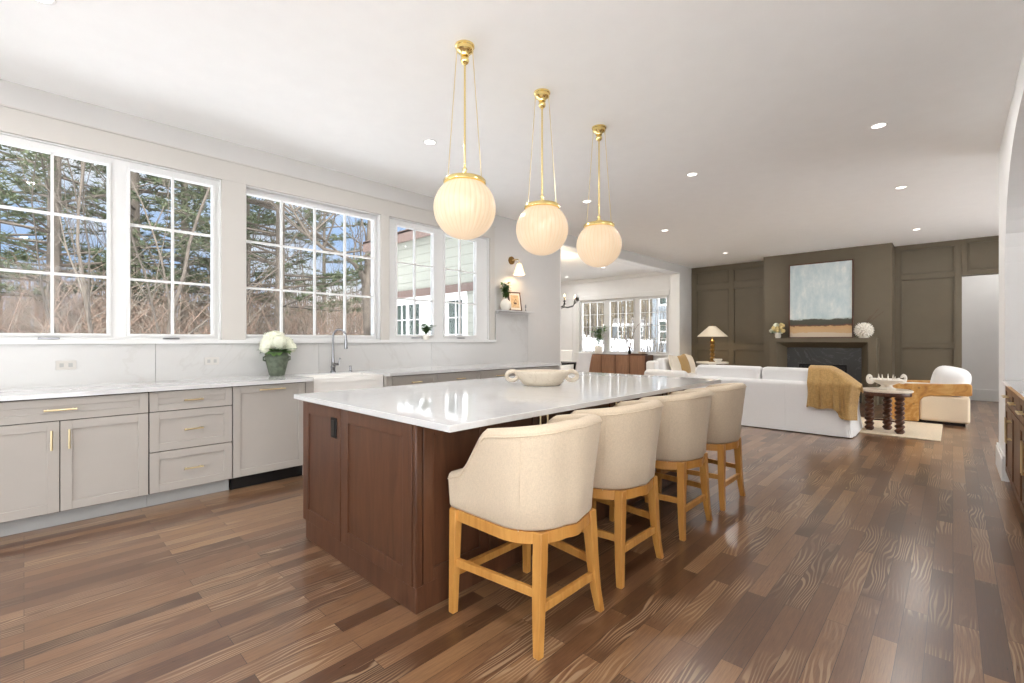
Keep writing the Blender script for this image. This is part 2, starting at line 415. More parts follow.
# ================================================================== SETTING
WY = 5.0          # window wall plane (inside face)
FX = 12.15        # olive wall plane
def wall_holes(T, a0, a1, b0, b1, z0, z1, holes):
    mb = MB(); cuts = sorted(holes)
    a = a0
    def bx(p, q, r, t):
        if q - p > 1e-4 and t - r > 1e-4:
            P = [T(i, j, k) for k in (r, t) for j in (b0, b1) for i in (p, q)]
            mb.add(P, [(0, 2, 3, 1), (4, 5, 7, 6), (0, 1, 5, 4), (2, 6, 7, 3), (0, 4, 6, 2), (1, 3, 7, 5)])
    for (h0, h1, v0, v1) in cuts:
        bx(a, h0, z0, z1); bx(h0, h1, z0, v0); bx(h0, h1, v1, z1); a = h1
    bx(a, a1, z0, z1); return mb
TY = lambda a, b, z: (a, WY + b, z)        # outward = +y
TXd = lambda a, b, z: (FX + b, a, z)       # outward = +x

def slab(z0, z1): return MB().box(-3.4, 14.0, -3.4, WY+.22, z0, z1).box(6.22, 12.37, WY+.22, 10.2, z0, z1)
struct(slab(-.12, 0), 'floor', M['floor'])
struct(slab(H, H+.15), 'ceiling', M['ceil'])
# window wall with three window openings and the wide opening to the dining room
struct(wall_holes(TY, -3.4, FX, 0, .22, 0, H, [(-.26, 1.28, 1.26, 2.77), (1.485, 2.955, 1.26, 2.77), (3.07, 4.765, 1.26, 2.77), (6.48, 11.39, 0, 2.95)]), 'wall_left', M['wall'])
struct(MB().box(6.48, 6.50, WY-.006, WY+.232, 0, 2.95).box(11.37, 11.39, WY-.006, WY+.232, 0, 2.95).box(6.50, 11.37, WY-.006, WY+.232, 2.93, 2.95), 'trim_1', M['white'], bevel=.002)
# beige casing boards round the kitchen windows
cs = MB()
cs.box(-.6, 4.86, WY-.022, WY, 2.77, 2.95); cs.box(-.6, 4.88, WY-.03, WY, 2.95, 2.965)
for a, b in ((-.6, -.26), (1.28, 1.485), (2.955, 3.07), (4.765, 4.86)): cs.box(a, b, WY-.022, WY, 1.262, 2.77)
struct(cs, 'trim_2', M['casing'], bevel=.002)
struct(MB().box(-.6, 4.88, WY-.04, WY+.1, 1.228, 1.262), 'trim_3', M['frame'], bevel=.003)

def pane(T, a0, a1, b, z0, z1, parent, m='glass'):
    mb = MB(); P = [T(a, b+e, z) for e in (0, .006) for z in (z0, z1) for a in (a0, a1)]
    mb.add(P, [(0, 1, 3, 2), (4, 6, 7, 5), (0, 4, 5, 1), (2, 3, 7, 6), (0, 2, 6, 4), (1, 5, 7, 3)])
    return mb.build('pane', M[m], parent, smooth=0)
def Tbox(mb, T, a0, a1, b0, b1, z0, z1, m=0):
    P = [T(a, b, z) for z in (z0, z1) for b in (b0, b1) for a in (a0, a1)]
    return mb.add(P, [(0, 2, 3, 1), (4, 5, 7, 6), (0, 1, 5, 4), (2, 6, 7, 3), (0, 4, 6, 2), (1, 3, 7, 5)], m)
def window(num, T, a0, a1, z0, z1, sashes, b0, b1, gb, mats='frame', mun=.018, handles=True, jamb=.035, glass='glass'):
    """sashes: (ga0, ga1, gz0, gz1, cols, rows)"""
    f = MB()
    # solid frame filling the opening between b0 and b1, leaving the glazed holes
    hs = [(s[0], s[1], s[2], s[3]) for s in sashes]
    fm = wall_holes(T, a0+jamb*0, a1, gb-.03, gb+.03, z0, z1, hs); f.add(fm.v, fm.f)
    Tbox(f, T, a0, a0+.012, b0, gb, z0, z1); Tbox(f, T, a1-.012, a1, b0, gb, z0, z1)
    Tbox(f, T, a0, a1, b0, gb, z1-.012, z1); Tbox(f, T, a0, a1, b0, gb, z0, z0+.012)
    root = struct(f, f'window_{num}', M[mats], bevel=.002)
    for (g0, g1, y0, y1, cN, rN) in sashes:
        s = MB(); e = .022
        Tbox(s, T, g0-e, g1+e, gb-.045, gb-.03, y0-e, y0); Tbox(s, T, g0-e, g1+e, gb-.045, gb-.03, y1, y1+e)
        Tbox(s, T, g0-e, g0, gb-.045, gb-.03, y0, y1); Tbox(s, T, g1, g1+e, gb-.045, gb-.03, y0, y1)
        s.build('sash', M[mats], root, bevel=.002)
        k = MB()
        for i in range(1, cN): c = g0+(g1-g0)*i/cN; Tbox(k, T, c-mun/2, c+mun/2, gb-.018, gb+.018, y0, y1)
        for i in range(1, rN): c = y0+(y1-y0)*i/rN; Tbox(k, T, g0, g1, gb-.016, gb+.016, c-mun/2, c+mun/2)
        if cN*rN > 1: k.build('muntins', M[mats], root)
        pane(T, g0, g1, gb, y0, y1, root, glass)
        if handles:
            h = MB(); c = (g0+g1)/2 - .02
            Tbox(h, T, c-.06, c+.06, gb-.075, gb-.045, y0-.045, y0-.033); h.build('crank_handle', M['steel'], root, bevel=.004)
    return root
window(1, TY, -.26, 1.28, 1.262, 2.77, [(-.17, .470, 1.312, 2.70, 2, 3), (.615, 1.212, 1.312, 2.70, 2, 3)], 0, .2, .05)
window(2, TY, 1.485, 2.955, 1.262, 2.77, [(1.508, 2.905, 1.315, 2.71, 4, 3)], 0, .2, .10, handles=False)
window(3, TY, 3.07, 4.765, 1.262, 2.77, [(3.205, 3.765, 1.325, 2.69, 2, 3), (3.955, 4.53, 1.325, 2.69, 2, 3)], 0, .2, .06)

# backsplash
sp = MB()
for a, b in ((-1.0, .78), (.783, 2.2), (2.203, 3.7), (3.703, 5.62)): sp.box(a, b, WY-.018, WY, .908, 1.228)
sp.box(4.885, 5.62, WY-.018, WY, 1.228, 1.70)
struct(sp, 'wall_backsplash', M['splash'])

# dining room
DX0, DY1 = 6.45, 9.9
struct(wall_holes(TXd, WY+.22, 10.3, 0, .22, 0, H, [(5.62, 8.60, .86, 2.50)]), 'wall_dining_far', M['dining'])
Twing = lambda a, b, z: (DX0 - .24 + b, a, z)
struct(wall_holes(Twing, WY+.22, 10.3, .10, .24, 0, H, [(7.25, 8.35, .95, 2.16), (8.75, 9.85, .95, 2.16)]), 'wall_dining_left', M['dining'])
struct(MB().box(DX0-.24, FX+.3, DY1+.1, DY1+.3, 0, H), 'wall_dining_back', M['dining'])
wn_ = MB()
for a, b in ((5.62, 5.72), (6.56, 6.66), (7.50, 7.62), (8.50, 8.60)): pass
Tin = TXd
window(4, TXd, 5.62, 8.60, .86, 2.50, [(5.72, 6.52, .92, 2.42, 3, 4), (6.72, 7.52, .92, 2.42, 3, 4), (7.72, 8.52, .92, 2.42, 3, 4)], 0, .2, .08, handles=False, mun=.014)
c4 = MB()
c4.box(FX-.025, FX, 5.5, 5.62, .80, 2.62).box(FX-.025, FX, 8.6, 8.72, .80, 2.62).box(FX-.025, FX, 5.5, 8.72, 2.50, 2.62).box(FX-.05, FX, 5.46, 8.76, .82, .86)
for y0, y1, z0, z1 in ((5.3, 6.2, .15, .72), (6.3, 7.3, .15, .72), (7.4, 8.6, .15, .72), (8.85, 9.7, .15, .72), (8.85, 9.7, .9, 2.6)):
    for a, b, c, d in ((y0, y1, z0, z0+.03), (y0, y1, z1-.03, z1), (y0, y0+.03, z0, z1), (y1-.03, y1, z0, z1)): c4.box(FX-.018, FX, a, b, c, d)
c4.box(FX-.07, FX, WY+.22, DY1+.1, H-.1, H)
struct(c4, 'trim_4', M['white'], bevel=.003)
# outside skin of the dining wing
struct(wall_holes(Twing, WY+.22, 10.6, 0, .10, 2.42, 3.62, []), 'wall_wing_outside', M['siding'])
lw = wall_holes(Twing, WY+.22, 10.6, 0, .10, -1.2, 2.25, [(7.25, 8.35, .95, 2.16), (8.75, 9.85, .95, 2.16)])
struct(lw, 'wall_wing_outside_lower', M['siding'])
struct(MB().box(DX0-.275, DX0-.14, WY+.22, 10.6, 2.25, 2.42), 'trim_5', M['fascia'])
struct(MB().box(DX0-.50, DX0-.45, WY+.24, 10.9, 3.50, 3.74).box(DX0-.5, DX0+1, WY+.22, 10.9, 3.70, 3.76), 'trim_6', M['fascia'])
Tw = lambda a, b, z: (DX0 - .24 + b, a, z)
window(5, Tw, 7.25, 8.35, .95, 2.16, [(7.31, 7.79, 1.02, 2.09, 2, 3), (7.85, 8.30, 1.02, 2.09, 2, 3)], .0, .2, .03, handles=False, glass='darkglass')
window(6, Tw, 8.75, 9.85, .95, 2.16, [(8.81, 9.27, 1.02, 2.09, 2, 3), (9.33, 9.79, 1.02, 2.09, 2, 3)], .0, .2, .03, handles=False, glass='darkglass')
struct(MB().box(DX0-.27, DX0-.20, 7.15, 7.25, .95, 2.16).box(DX0-.27, DX0-.20, 8.35, 8.75, .95, 2.16).box(DX0-.27, DX0-.20, 9.85, 9.95, .95, 2.16).box(DX0-.265, DX0-.20, 7.15, 9.95, 2.16, 2.249).box(DX0-.28, DX0-.20, 7.15, 9.95, .85, .95), 'trim_7', M['white'])

# olive wall, doorway at the right leading to a pale hall
struct(wall_holes(TXd, -3.4, WY, 0, .2, 0, H, [(-1.35, -.12, 0, 2.47)]), 'wall_far', M['olive'])
struct(MB().box(13.70, 13.85, -3.4, WY, 0, H), 'wall_hall', M['bright'])
struct(MB().box(13.68, 13.70, -3.4, WY, 0, .235), 'baseboard_hall', M['white'], bevel=.004)
struct(MB().box(11.62, FX, .855, 3.13, 0, H), 'wall_chimney', M['olive'])
pm = MB()
def stile(y0, y1, z0, z1, t=.022): pm.box(FX-t, FX, y0, y1, z0, z1)
# left bay
for z0, z1 in ((0, .14), (1.02, 1.16), (2.55, 2.70), (3.02, H)): stile(3.13, WY, z0, z1, .020)
for y0, y1 in ((4.87, WY), (3.95, 4.07), (3.13, 3.2)): stile(y0, y1, .14, 3.02)
# right bay
for z0, z1 in ((0, .14), (1.12, 1.20), (2.47, 2.56), (3.06, H)): stile(-.12, .855, z0, z1, .020)
for y0, y1 in ((.76, .855), (-.12, -.03)): stile(y0, y1, .14, 3.06)
for z0, z1 in ((2.47, 2.56), (3.08, H)): stile(-1.5, -.125, z0, z1, .018)
stile(-.2, -.12, 2.47, 3.08); stile(-1.5, -1.4, 0, 3.08)
# inner bead mouldings
def bead(y0, y1, z0, z1, w_=.018):
    for a, b, c, d in ((y0, y1, z0, z0+w_), (y0, y1, z1-w_, z1), (y0, y0+w_, z0+w_, z1-w_), (y1-w_, y1, z0+w_, z1-w_)): pm.box(FX-.034, FX, a, b, c, d)
for r in ((4.07, 4.87, .14, 1.02), (3.2, 3.95, .14, 1.02), (4.07, 4.87, 1.16, 2.55), (3.2, 3.95, 1.16, 2.55), (4.07, 4.87, 2.70, 3.02), (3.2, 3.95, 2.70, 3.02),
          (-.03, .76, .14, 1.12), (-.03, .76, 1.20, 2.47), (-.03, .76, 2.56, 3.06), (-1.4, -.2, 2.56, 3.08)): bead(*r)
struct(pm, 'trim_8', M['olive'], bevel=.003)
struct(MB().box(11.39+.025, FX, WY-.018, WY, 0, .2).box(5.62, 6.455, WY-.018, WY, 0, .2), 'baseboard_left', M['white'], bevel=.004)

# right wall with its arched niche
RY = -.335
arc = []
xa, xb, zs, zt = 2.35, 6.02, 1.75, 2.90
for i in range(33):
    t = math.pi * i / 32; q = 2/2.6
    cx_, cz_ = (xa+xb)/2, zs
    c_, s_ = math.cos(t), math.sin(t)
    arc.append((cx_ + (xb-xa)/2*math.copysign(abs(c_)**q, c_), cz_ + (zt-zs)*abs(s_)**q))
wr = MB()
wr.box(1.2, xa, RY-.2, RY, 0, H); wr.box(xb, 6.78, RY-.2, RY, 0, H)
top = [(xb, H), (xa, H)]
for i in range(32):     # spandrel above the arch, in vertical strips
    (x1, z1), (x0, z0) = arc[i], arc[i+1]
    if x1 - x0 > 1e-5:
        P = [(x0, y, z0) for y in (RY-.2, RY)] + [(x1, y, z1) for y in (RY-.2, RY)] + [(x0, y, H) for y in (RY-.2, RY)] + [(x1, y, H) for y in (RY-.2, RY)]
        wr.add(P, [(0, 1, 3, 2), (4, 6, 7, 5), (0, 2, 6, 4), (1, 5, 7, 3), (0, 4, 5, 1), (2, 3, 7, 6)])
struct(wr, 'wall_right', M['bright'], smooth=20)
struct(MB().box(xa-.1, 6.78, -.98, -.92, 0, H).box(xb+.0, 6.78, -.92, RY-.2, 0, H).box(xa-.2, xa, -.92, RY-.2, 0, H), 'wall_niche', M['wall'])
struct(MB().box(xb+.002, 6.80, RY, RY+.022, 0, .20).box(6.78, 6.80, -.98, RY+.022, 0, .20).box(xb+.002, 6.795, RY, RY+.015, .2, .225), 'baseboard_right', M['white'], bevel=.004)
# rest of the house round the photographer: living room side wall and back wall with large unseen windows added to let in daylight
TR = lambda a, b, z: (a, -3.2 - b, z)
struct(wall_holes(TR, 6.9, 13.7, 0, .2, 0, H, [(7.6, 11.2, .35, 2.75)]), 'wall_living_right', M['wall'])
window(7, TR, 7.6, 11.2, .35, 2.75, [(7.66, 8.82, .42, 2.68, 2, 3), (8.86, 9.96, .42, 2.68, 2, 3), (10.0, 11.14, .42, 2.68, 2, 3)], 0, .2, .1, handles=False)
struct(MB().box(6.78, 6.98, -3.4, -.98, 0, H), 'wall_living_near', M['wall'])
TB = lambda a, b, z: (-3.2 - b, a, z)
struct(wall_holes(TB, -3.4, WY, 0, .2, 0, H, [(-2.6, 4.4, .1, 2.85)]), 'wall_back', M['wall'])
window(8, TB, -2.6, 4.4, .1, 2.85, [(-2.55+i*1.4, -1.28+i*1.4, .16, 2.80, 2, 4) for i in range(5)], 0, .2, .1, handles=False)
TR2 = lambda a, b, z: (a, -3.2 - b, z)
struct(wall_holes(TR2, -3.2, 1.2, 0, .2, 0, H, [(-2.7, .9, .1, 2.85)]), 'wall_back_right', M['wall'])
window(9, TR2, -2.7, .9, .1, 2.85, [(-2.65, -1.5, .16, 2.80, 2, 4), (-1.44, -.34, .16, 2.80, 2, 4), (-.28, .85, .16, 2.80, 2, 4)], 0, .2, .1, handles=False)
struct(MB().box(1.2, 1.4, -3.4, RY-.2, 0, H), 'wall_side', M['wall'])

# ================================================================== KITCHEN CABINETS
FY = 4.33
def door_front(x0, x1, z0, z1, y=FY, rail=.058, t=.02, m='cab'):
    """shaker front facing -y as one mesh"""
    mb = MB()
    mb.box(x0+rail*.9, x1-rail*.9, y+.010, y+t, z0+rail*.9, z1-rail*.9)
    mb.box(x0, x0+rail, y, y+t, z0, z1).box(x1-rail, x1, y, y+t, z0, z1)
    mb.box(x0+rail, x1-rail, y, y+t, z0, z0+rail).box(x0+rail, x1-rail, y, y+t, z1-rail, z1)
    return mb
def pull_h(xc, z, y, L=.12, m='brass'):
    mb = MB(); mb.tube([(xc-L/2, y-.032, z), (xc+L/2, y-.032, z)], .006, 8)
    for s in (-1, 1): mb.tube([(xc+s*L*.38, y-.032, z), (xc+s*L*.38, y, z)], .006, 8); mb.tube([(xc+s*(L/2-.006), y-.032, z), (xc+s*L/2, y-.032, z)], .0075, 8)
    return mb
def pull_v(x, zc, y, L=.12):
    mb = MB(); mb.tube([(x, y-.032, zc-L/2), (x, y-.032, zc+L/2)], .006, 8)
    for s in (-1, 1): mb.tube([(x, y-.032, zc+s*L*.38), (x, y, zc+s*L*.38)], .006, 8)
    return mb
def cabinet(x0, x1, fronts, label, kick='kick', yb=WY-.02, body_top=.876):
    r = thing('base_cabinet', ((x0+x1)/2, FY+.02, 0), label, 'cabinet', 'window wall base cabinets')
    MB().box(x0+.003, x1-.003, FY+.022, yb-.002, .105, body_top).build('cabinet_body', M['darkcav'], r)  # dark body colour stands for shade between fronts and under the counter
    MB().box(x0, x1, FY+.085, FY+.10, 0, .105).build('toe_kick', M[kick], r)
    for (k, a, b, c, d, hx) in fronts:
        rail = .05 if k == 'drawer' and d-c < .2 else .058
        f = door_front(a, b, c, d, rail=rail).build(k, M['cab'], r, bevel=.0015)
        if k == 'drawer': pull_h((a+b)/2, (c+d)/2 if d-c < .2 else (c+d)/2, FY, .125 if b-a < .7 else .16).build('handle', M['brass'], f)
        elif k == 'door': pull_v(hx, d-.12, FY, .13).build('handle', M['brass'], f)
    return r
cabinet(-1.25, -.308, [('drawer', -1.247, -.312, .722, .868, 0), ('door', -1.247, -.782, .112, .716, -.81), ('door', -.776, -.312, .112, .716, -.74)], 'greige base cabinet at the far left edge, mostly out of the picture')
cabinet(-.305, .638, [('drawer', -.300, 0.636, .722, .868, 0), ('door', -.300, .163, .112, .716, .125), ('door', .168, 0.636, .112, .716, .21)], 'greige base cabinet with one wide drawer above two doors')
cabinet(.640, 1.186, [('drawer', .644, 1.188, .722, .868, 0), ('drawer', .644, 1.188, .420, .716, 0), ('drawer', .644, 1.188, .112, .414, 0)], 'greige base cabinet with a stack of three drawers')
dw = thing('dishwasher', (1.49, FY+.02, 0), 'dishwasher behind a greige shaker panel with black toe space', 'dishwasher')
MB().box(1.196, 1.788, FY+.022, WY-.03, .112, .876).build('dishwasher_body', M['darkcav'], dw)
p = door_front(1.196, 1.786, .112, .868).build('door', M['cab'], dw, bevel=.0015)
tag(pull_h(1.495, .832, FY, .21).build('handle', M['brass'], p), 'long brass pull')
MB().box(1.196, 1.788, FY+.07, FY+.09, .0, .112).build('toe_kick', M['black'], dw)
post = thing('corner_post', (1.83, FY, 0), 'square greige post between dishwasher and farmhouse sink', 'cabinet post')
MB().box(1.792, 1.868, FY, FY+.5, 0, .876).build('post', M['cab'], post, bevel=.003)
MB().box(1.79, 1.87, FY-.004, FY+.08, 0, .1).build('plinth', M['cab'], post, bevel=.003)
post2 = thing('corner_post', (2.67, FY, 0), 'square greige post right of the farmhouse sink', 'cabinet post')
MB().box(2.632, 2.70, FY, FY+.5, 0, .876).build('post', M['cab'], post2, bevel=.003)
MB().box(2.630, 2.702, FY-.004, FY+.08, 0, .1).build('plinth', M['cab'], post2, bevel=.003)
# sink base and farmhouse sink
sb = thing('base_cabinet', (2.25, FY+.05, 0), 'greige sink base cabinet under the white apron sink', 'cabinet', 'window wall base cabinets')
MB().box(1.872, 2.628, FY+.09, WY-.03, .105, .655).build('cabinet_body', M['cab'], sb)
MB().box(1.872, 2.628, FY+.14, FY+.155, 0, .105).build('toe_kick', M['kick'], sb)
for a, b, hx in ((1.876, 2.247, 2.21), (2.252, 2.624, 2.29)):
    f = door_front(a, b, .112, .64, y=FY+.07).build('door', M['cab'], sb, bevel=.0015); pull_v(hx, .55, FY+.07, .12).build('handle', M['brass'], f)
sk = MB()
AY = FY+.045
x0, x1, z0, z1 = 1.875, 2.625, .66, .895
sk.box(x0, x1, AY, AY+.03, z0, z1).box(x0, x0+.025, AY+.03, 4.80, z0, z1).box(x1-.025, x1, AY+.03, 4.80, z0, z1).box(x0, x1, 4.80, 4.825, z0, z1).box(x0, x1, AY+.03, 4.8, z0, z0+.02)
sink = sk.build('farmhouse_sink', M['porcelain'], origin=(2.25, AY+.2, .66), bevel=.006)
tag(sink, 'white apron-front farmhouse sink with a beaded band, under the faucet', 'sink')
bd = MB()
for i in range(26): bd.box(x0+.1+i*.0215, x0+.1+i*.0215+.012, AY-.006, AY, .845, .862)
bd.box(x0+.08, x1-.08, AY-.003, AY, .835, .84)
bd.build('beaded_band', M['porcelain'], sink, origin=(2.25, AY+.2, .66), bevel=.002)
MB().lathe([(.0, 0), (.04, 0), (.045, .003), (.0, .004)], 24, (2.25, 4.6, .681)).build('drain', M['steel'], sink, origin=(2.25, AY+.2, .66))
# right-hand drawer cabinets
xs = [2.702, 3.30, 3.975, 4.65, 5.59]
rl = ['greige drawer cabinet just right of the farmhouse sink', 'second greige drawer cabinet right of the sink', 'third greige drawer cabinet right of the sink, behind the stone bowl', 'greige drawer cabinet at the far end below the wall shelf']
for i in range(4):
    a, b = xs[i]+.004, xs[i+1]-.004
    cabinet(xs[i], xs[i+1], [('drawer', a, b, .722, .868, 0), ('drawer', a, b, .420, .716, 0), ('drawer', a, b, .112, .414, 0)], rl[i])
# window countertop: one slab, notched for the sink
ct = MB()
CF = FY-.035
ct.box(-1.25, 1.845, CF, WY-.018, .878, .908)
ct.add([(1.845, CF, .878), (1.872, CF+.05, .878), (1.872, WY-.018, .878), (1.845, WY-.018, .878), (1.845, CF, .908), (1.872, CF+.05, .908), (1.872, WY-.018, .908), (1.845, WY-.018, .908)],
       [(0, 3, 2, 1), (4, 5, 6, 7), (0, 1, 5, 4), (1, 2, 6, 5), (2, 3, 7, 6), (3, 0, 4, 7)])
ct.box(1.872, 2.628, 4.828, WY-.018, .878, .908)
ct.add([(2.628, CF+.05, .878), (2.655, CF, .878), (2.655, WY-.018, .878), (2.628, WY-.018, .878), (2.628, CF+.05, .908), (2.655, CF, .908), (2.655, WY-.018, .908), (2.628, WY-.018, .908)],
       [(0, 3, 2, 1), (4, 5, 6, 7), (0, 1, 5, 4), (1, 2, 6, 5), (2, 3, 7, 6), (3, 0, 4, 7)])
ct.box(2.655, 5.61, CF, WY-.018, .878, .908)
o = ct.build('countertop', M['quartz'], origin=(0, WY-.02, .878)); tag(o, 'long white quartz countertop running under the kitchen windows', 'countertop')

# faucet
fx, fy = 2.32, 4.895
fc = thing('faucet', (fx, fy, .908), 'polished nickel gooseneck faucet behind the farmhouse sink', 'faucet')
MB().lathe([(.030, 0), (.030, .01), (.024, .016), (.022, .05), (.026, .056), (.026, .066), (.020, .075), (.016, .13), (.013, .2), (.012, .26)], 24, (fx, fy, .908)).build('body', M['steel'], fc)
pts = [(fx, fy, .908+.24)]
for i in range(15):
    t = math.pi*i/14; pts.append((fx+.065*(1-math.cos(t))*.75, fy-.065*(1-math.cos(t))*.75, 1.29+.085*math.sin(t)))
pts += [(fx+.0975, fy-.0975, 1.26)]
MB().tube(pts, .011, 12).build('gooseneck', M['steel'], fc)
MB().tube([(fx+.0975, fy-.0975, 1.27), (fx+.0975, fy-.0975, 1.24), (fx+.0975, fy-.0975, 1.19), (fx+.0975, fy-.0975, 1.165)], [.013, .016, .017, .020], 14).build('spray_head', M['steel'], fc)
lv = MB().tube([(fx, fy, .995), (fx+.06, fy-.01, .995)], [.014, .014], 12).tube([(fx+.05, fy-.01, .995), (fx+.07, fy-.015, 1.05)], [.006, .005], 8).sphere((fx+.072, fy-.016, 1.055), .010, 8)
lv.build('lever', M['steel'], fc)
MB().lathe([(.018, 0), (.018, .008), (.012, .014), (.010, .05), (.014, .055), (.014, .062), (0, .065)], 16, (fx+.2, fy, .908)).build('soap_pump', M['steel'], fc)

# outlets
for ox, lb in ((.225, 'white double outlet on the backsplash below the leftmost window'), (1.20, 'white outlet on the backsplash left of the hydrangeas')):
    ot = thing('outlet', (ox, WY-.018, 1.065), lb, 'outlet')
    MB().box(ox-.058, ox+.058, WY-.024, WY-.018, 1.03, 1.10).build('cover_plate', M['casing'], ot, bevel=.002)
    for s in (-1, 1):
        MB().box(ox+s*.025-.012, ox+s*.025+.012, WY-.0255, WY-.024, 1.05, 1.08).build('socket', M['kick'], ot, bevel=.003)

# ================================================================== ISLAND
IX0, IX1, IY0, IY1 = 1.225, 4.20, 1.77, 3.00
isl = thing('kitchen_island', ((IX0+IX1)/2, (IY0+IY1)/2, 0), 'long dark walnut kitchen island with panelled end and white top', 'island')
MB().box(IX0+.022, IX1-.022, IY0+.022, IY1-.022, .115, .878).build('island_body', M['walnut'], isl)
MB().box(IX0+.012, IX1-.012, IY0+.012, IY1-.012, 0, .125).build('plinth', M['walnut'], isl, bevel=.003)
def end_panel(y0, y1, z0, z1, x=IX0, rail=.075):
    mb = MB(); t = .022
    mb.box(x+.010, x+t, y0+rail*.9, y1-rail*.9, z0+rail*.9, z1-rail*.9)
    mb.box(x, x+t, y0, y0+rail, z0, z1).box(x, x+t, y1-rail, y1, z0, z1)
    mb.box(x, x+t, y0+rail, y1-rail, z0, z0+rail).box(x, x+t, y0+rail, y1-rail, z1-rail, z1)
    return mb
ym = 2.493
end_panel(ym+.004, IY1, .125, .877).build('end_panel', M['walnut'], isl, bevel=.0015)
end_panel(IY0+.03, ym-.004, .125, .877).build('end_panel', M['walnut'], isl, bevel=.0015)
MB().box(IX0+.002, IX0+.04, IY0, IY0+.026, .125, .877).build('corner_post', M['walnut'], isl, bevel=.004)
# stool side: shaker doors in pairs with brass pulls
n = 7; wdr = (IX1-IX0-.05)/n
for i in range(n):
    a = IX0+.045+i*wdr; b = a+wdr-.005
    f = door_front(a, b, .13, .873, y=IY0, rail=.06, t=.022).build('door', M['walnut'], isl, bevel=.0015)
    hx = b-.03 if i % 2 == 1 else a+.03
    if i > 0: pull_v(hx, .79, IY0, .15).build('handle', M['brass'], f)
for i in range(5):
    wd2 = (IX1-IX0-.02)/5; a = IX0+.01+i*wd2; b = a+wd2-.005
    f = MB(); y = IY1-.022
    f.box(a, a+.06, y, y+.022, .13, .873).box(b-.06, b, y, y+.022, .13, .873).box(a+.06, b-.06, y, y+.022, .13, .19).box(a+.06, b-.06, y, y+.022, .813, .873).box(a+.05, b-.05, y, y+.012, .18, .82)
    f.build('door', M['walnut'], isl, bevel=.0015)
ou = MB().box(IX0-.006, IX0, 2.535, 2.605, .70, .815); ol = ou.build('outlet_plate', M['iron'], isl, bevel=.002); ol['label'] = 'small black outlet plate near top of end panel'
MB().box(IX0-.009, IX0-.006, 2.552, 2.588, .715, .80).build('outlet_face', M['black'], ol)
ic = MB().box(1.205, 4.285, 1.50, 3.10, .878, .908).build('island_top', M['quartz'], isl, bevel=.003)
ic['label'] = 'polished white quartz slab'

# ================================================================== STOOLS
def hprof(s):
    """top height of the tub along the horseshoe, s in -1..1 (0 = middle of the back)"""
    a = abs(s)
    if a < .62: return .925 - .045*(a/.62)**2
    t = min(1, (a-.62)/.30); t = t*t*(3-2*t)
    return .88 - t*.215 - max(0, a-.92)*.25
def stool_shell():
    mb = MB()
    def plan(s, inset, flare):
        # straight arms, rounded back; local: rear centre at y=0, front y=+.50
        hw = .262 + flare - inset; r = .20; back = -.035 - flare + inset; front = .50
        L1 = front - (back + r); L2 = math.pi/2*r; L3 = hw - r; tot = L1+L2+L3
        d = abs(s)*tot; sg = 1 if s >= 0 else -1
        if d < L3: return Vector((sg*d, back - .018*(1-(d/max(L3, .01))**2)*1, 0))
        d -= L3
        if d < L2:
            t = d/r; return Vector((sg*(L3 + r*math.sin(t)), back + r*(1-math.cos(t)), 0))
        d -= L2
        return Vector((sg*hw, back + r + d, 0))
    NS = 56; ZB = .475
    prof = []
    # profile: (kind, inset, height fraction)
    def FL(s): a = max(0, min(1, (abs(s)-.45)/.4)); return .032*(1-a)+.004*a
    def pt(s, k):
        ht = hprof(s)
        th = .058
        if k <= 6:        # outside, bottom to top
            f = k/6; z = ZB + (ht-.022-ZB)*f; fl = -.008 + (.008+FL(s))*f
            if k == 0: fl -= .010
            if k == 1: z = ZB+.02
            p = plan(s, 0, fl); p.z = z; return p
        if k <= 10:       # rounded top
            t = (k-6)/5*math.pi; p = plan(s, th/2*(1-math.cos(t)), FL(s)); p.z = ht-.022+.022*math.sin(t); return p
        f = (k-11)/3; z = (ht-.022)*(1-f) + .60*f
        p = plan(s, th + .01*f, FL(s)*(1-f*.6)); p.z = z; return p
    K = 14
    o = len(mb.v)
    for i in range(NS+1):
        s = -1 + 2*i/NS
        for k in range(K+1): mb.v.append(tuple(pt(s, k)))
    for i in range(NS):
        for k in range(K):
            mb.f.append((o+i*(K+1)+k, o+(i+1)*(K+1)+k, o+(i+1)*(K+1)+k+1, o+i*(K+1)+k+1)); mb.mi.append(0)
    # arm fronts
    for i in (0, NS):
        mb.f.append(tuple(o+i*(K+1)+k for k in range(K+1))); mb.mi.append(0)
    # closed underside
    mb.f.append(tuple(o+i*(K+1) for i in range(NS+1))); mb.mi.append(0)
    return mb, plan, FL
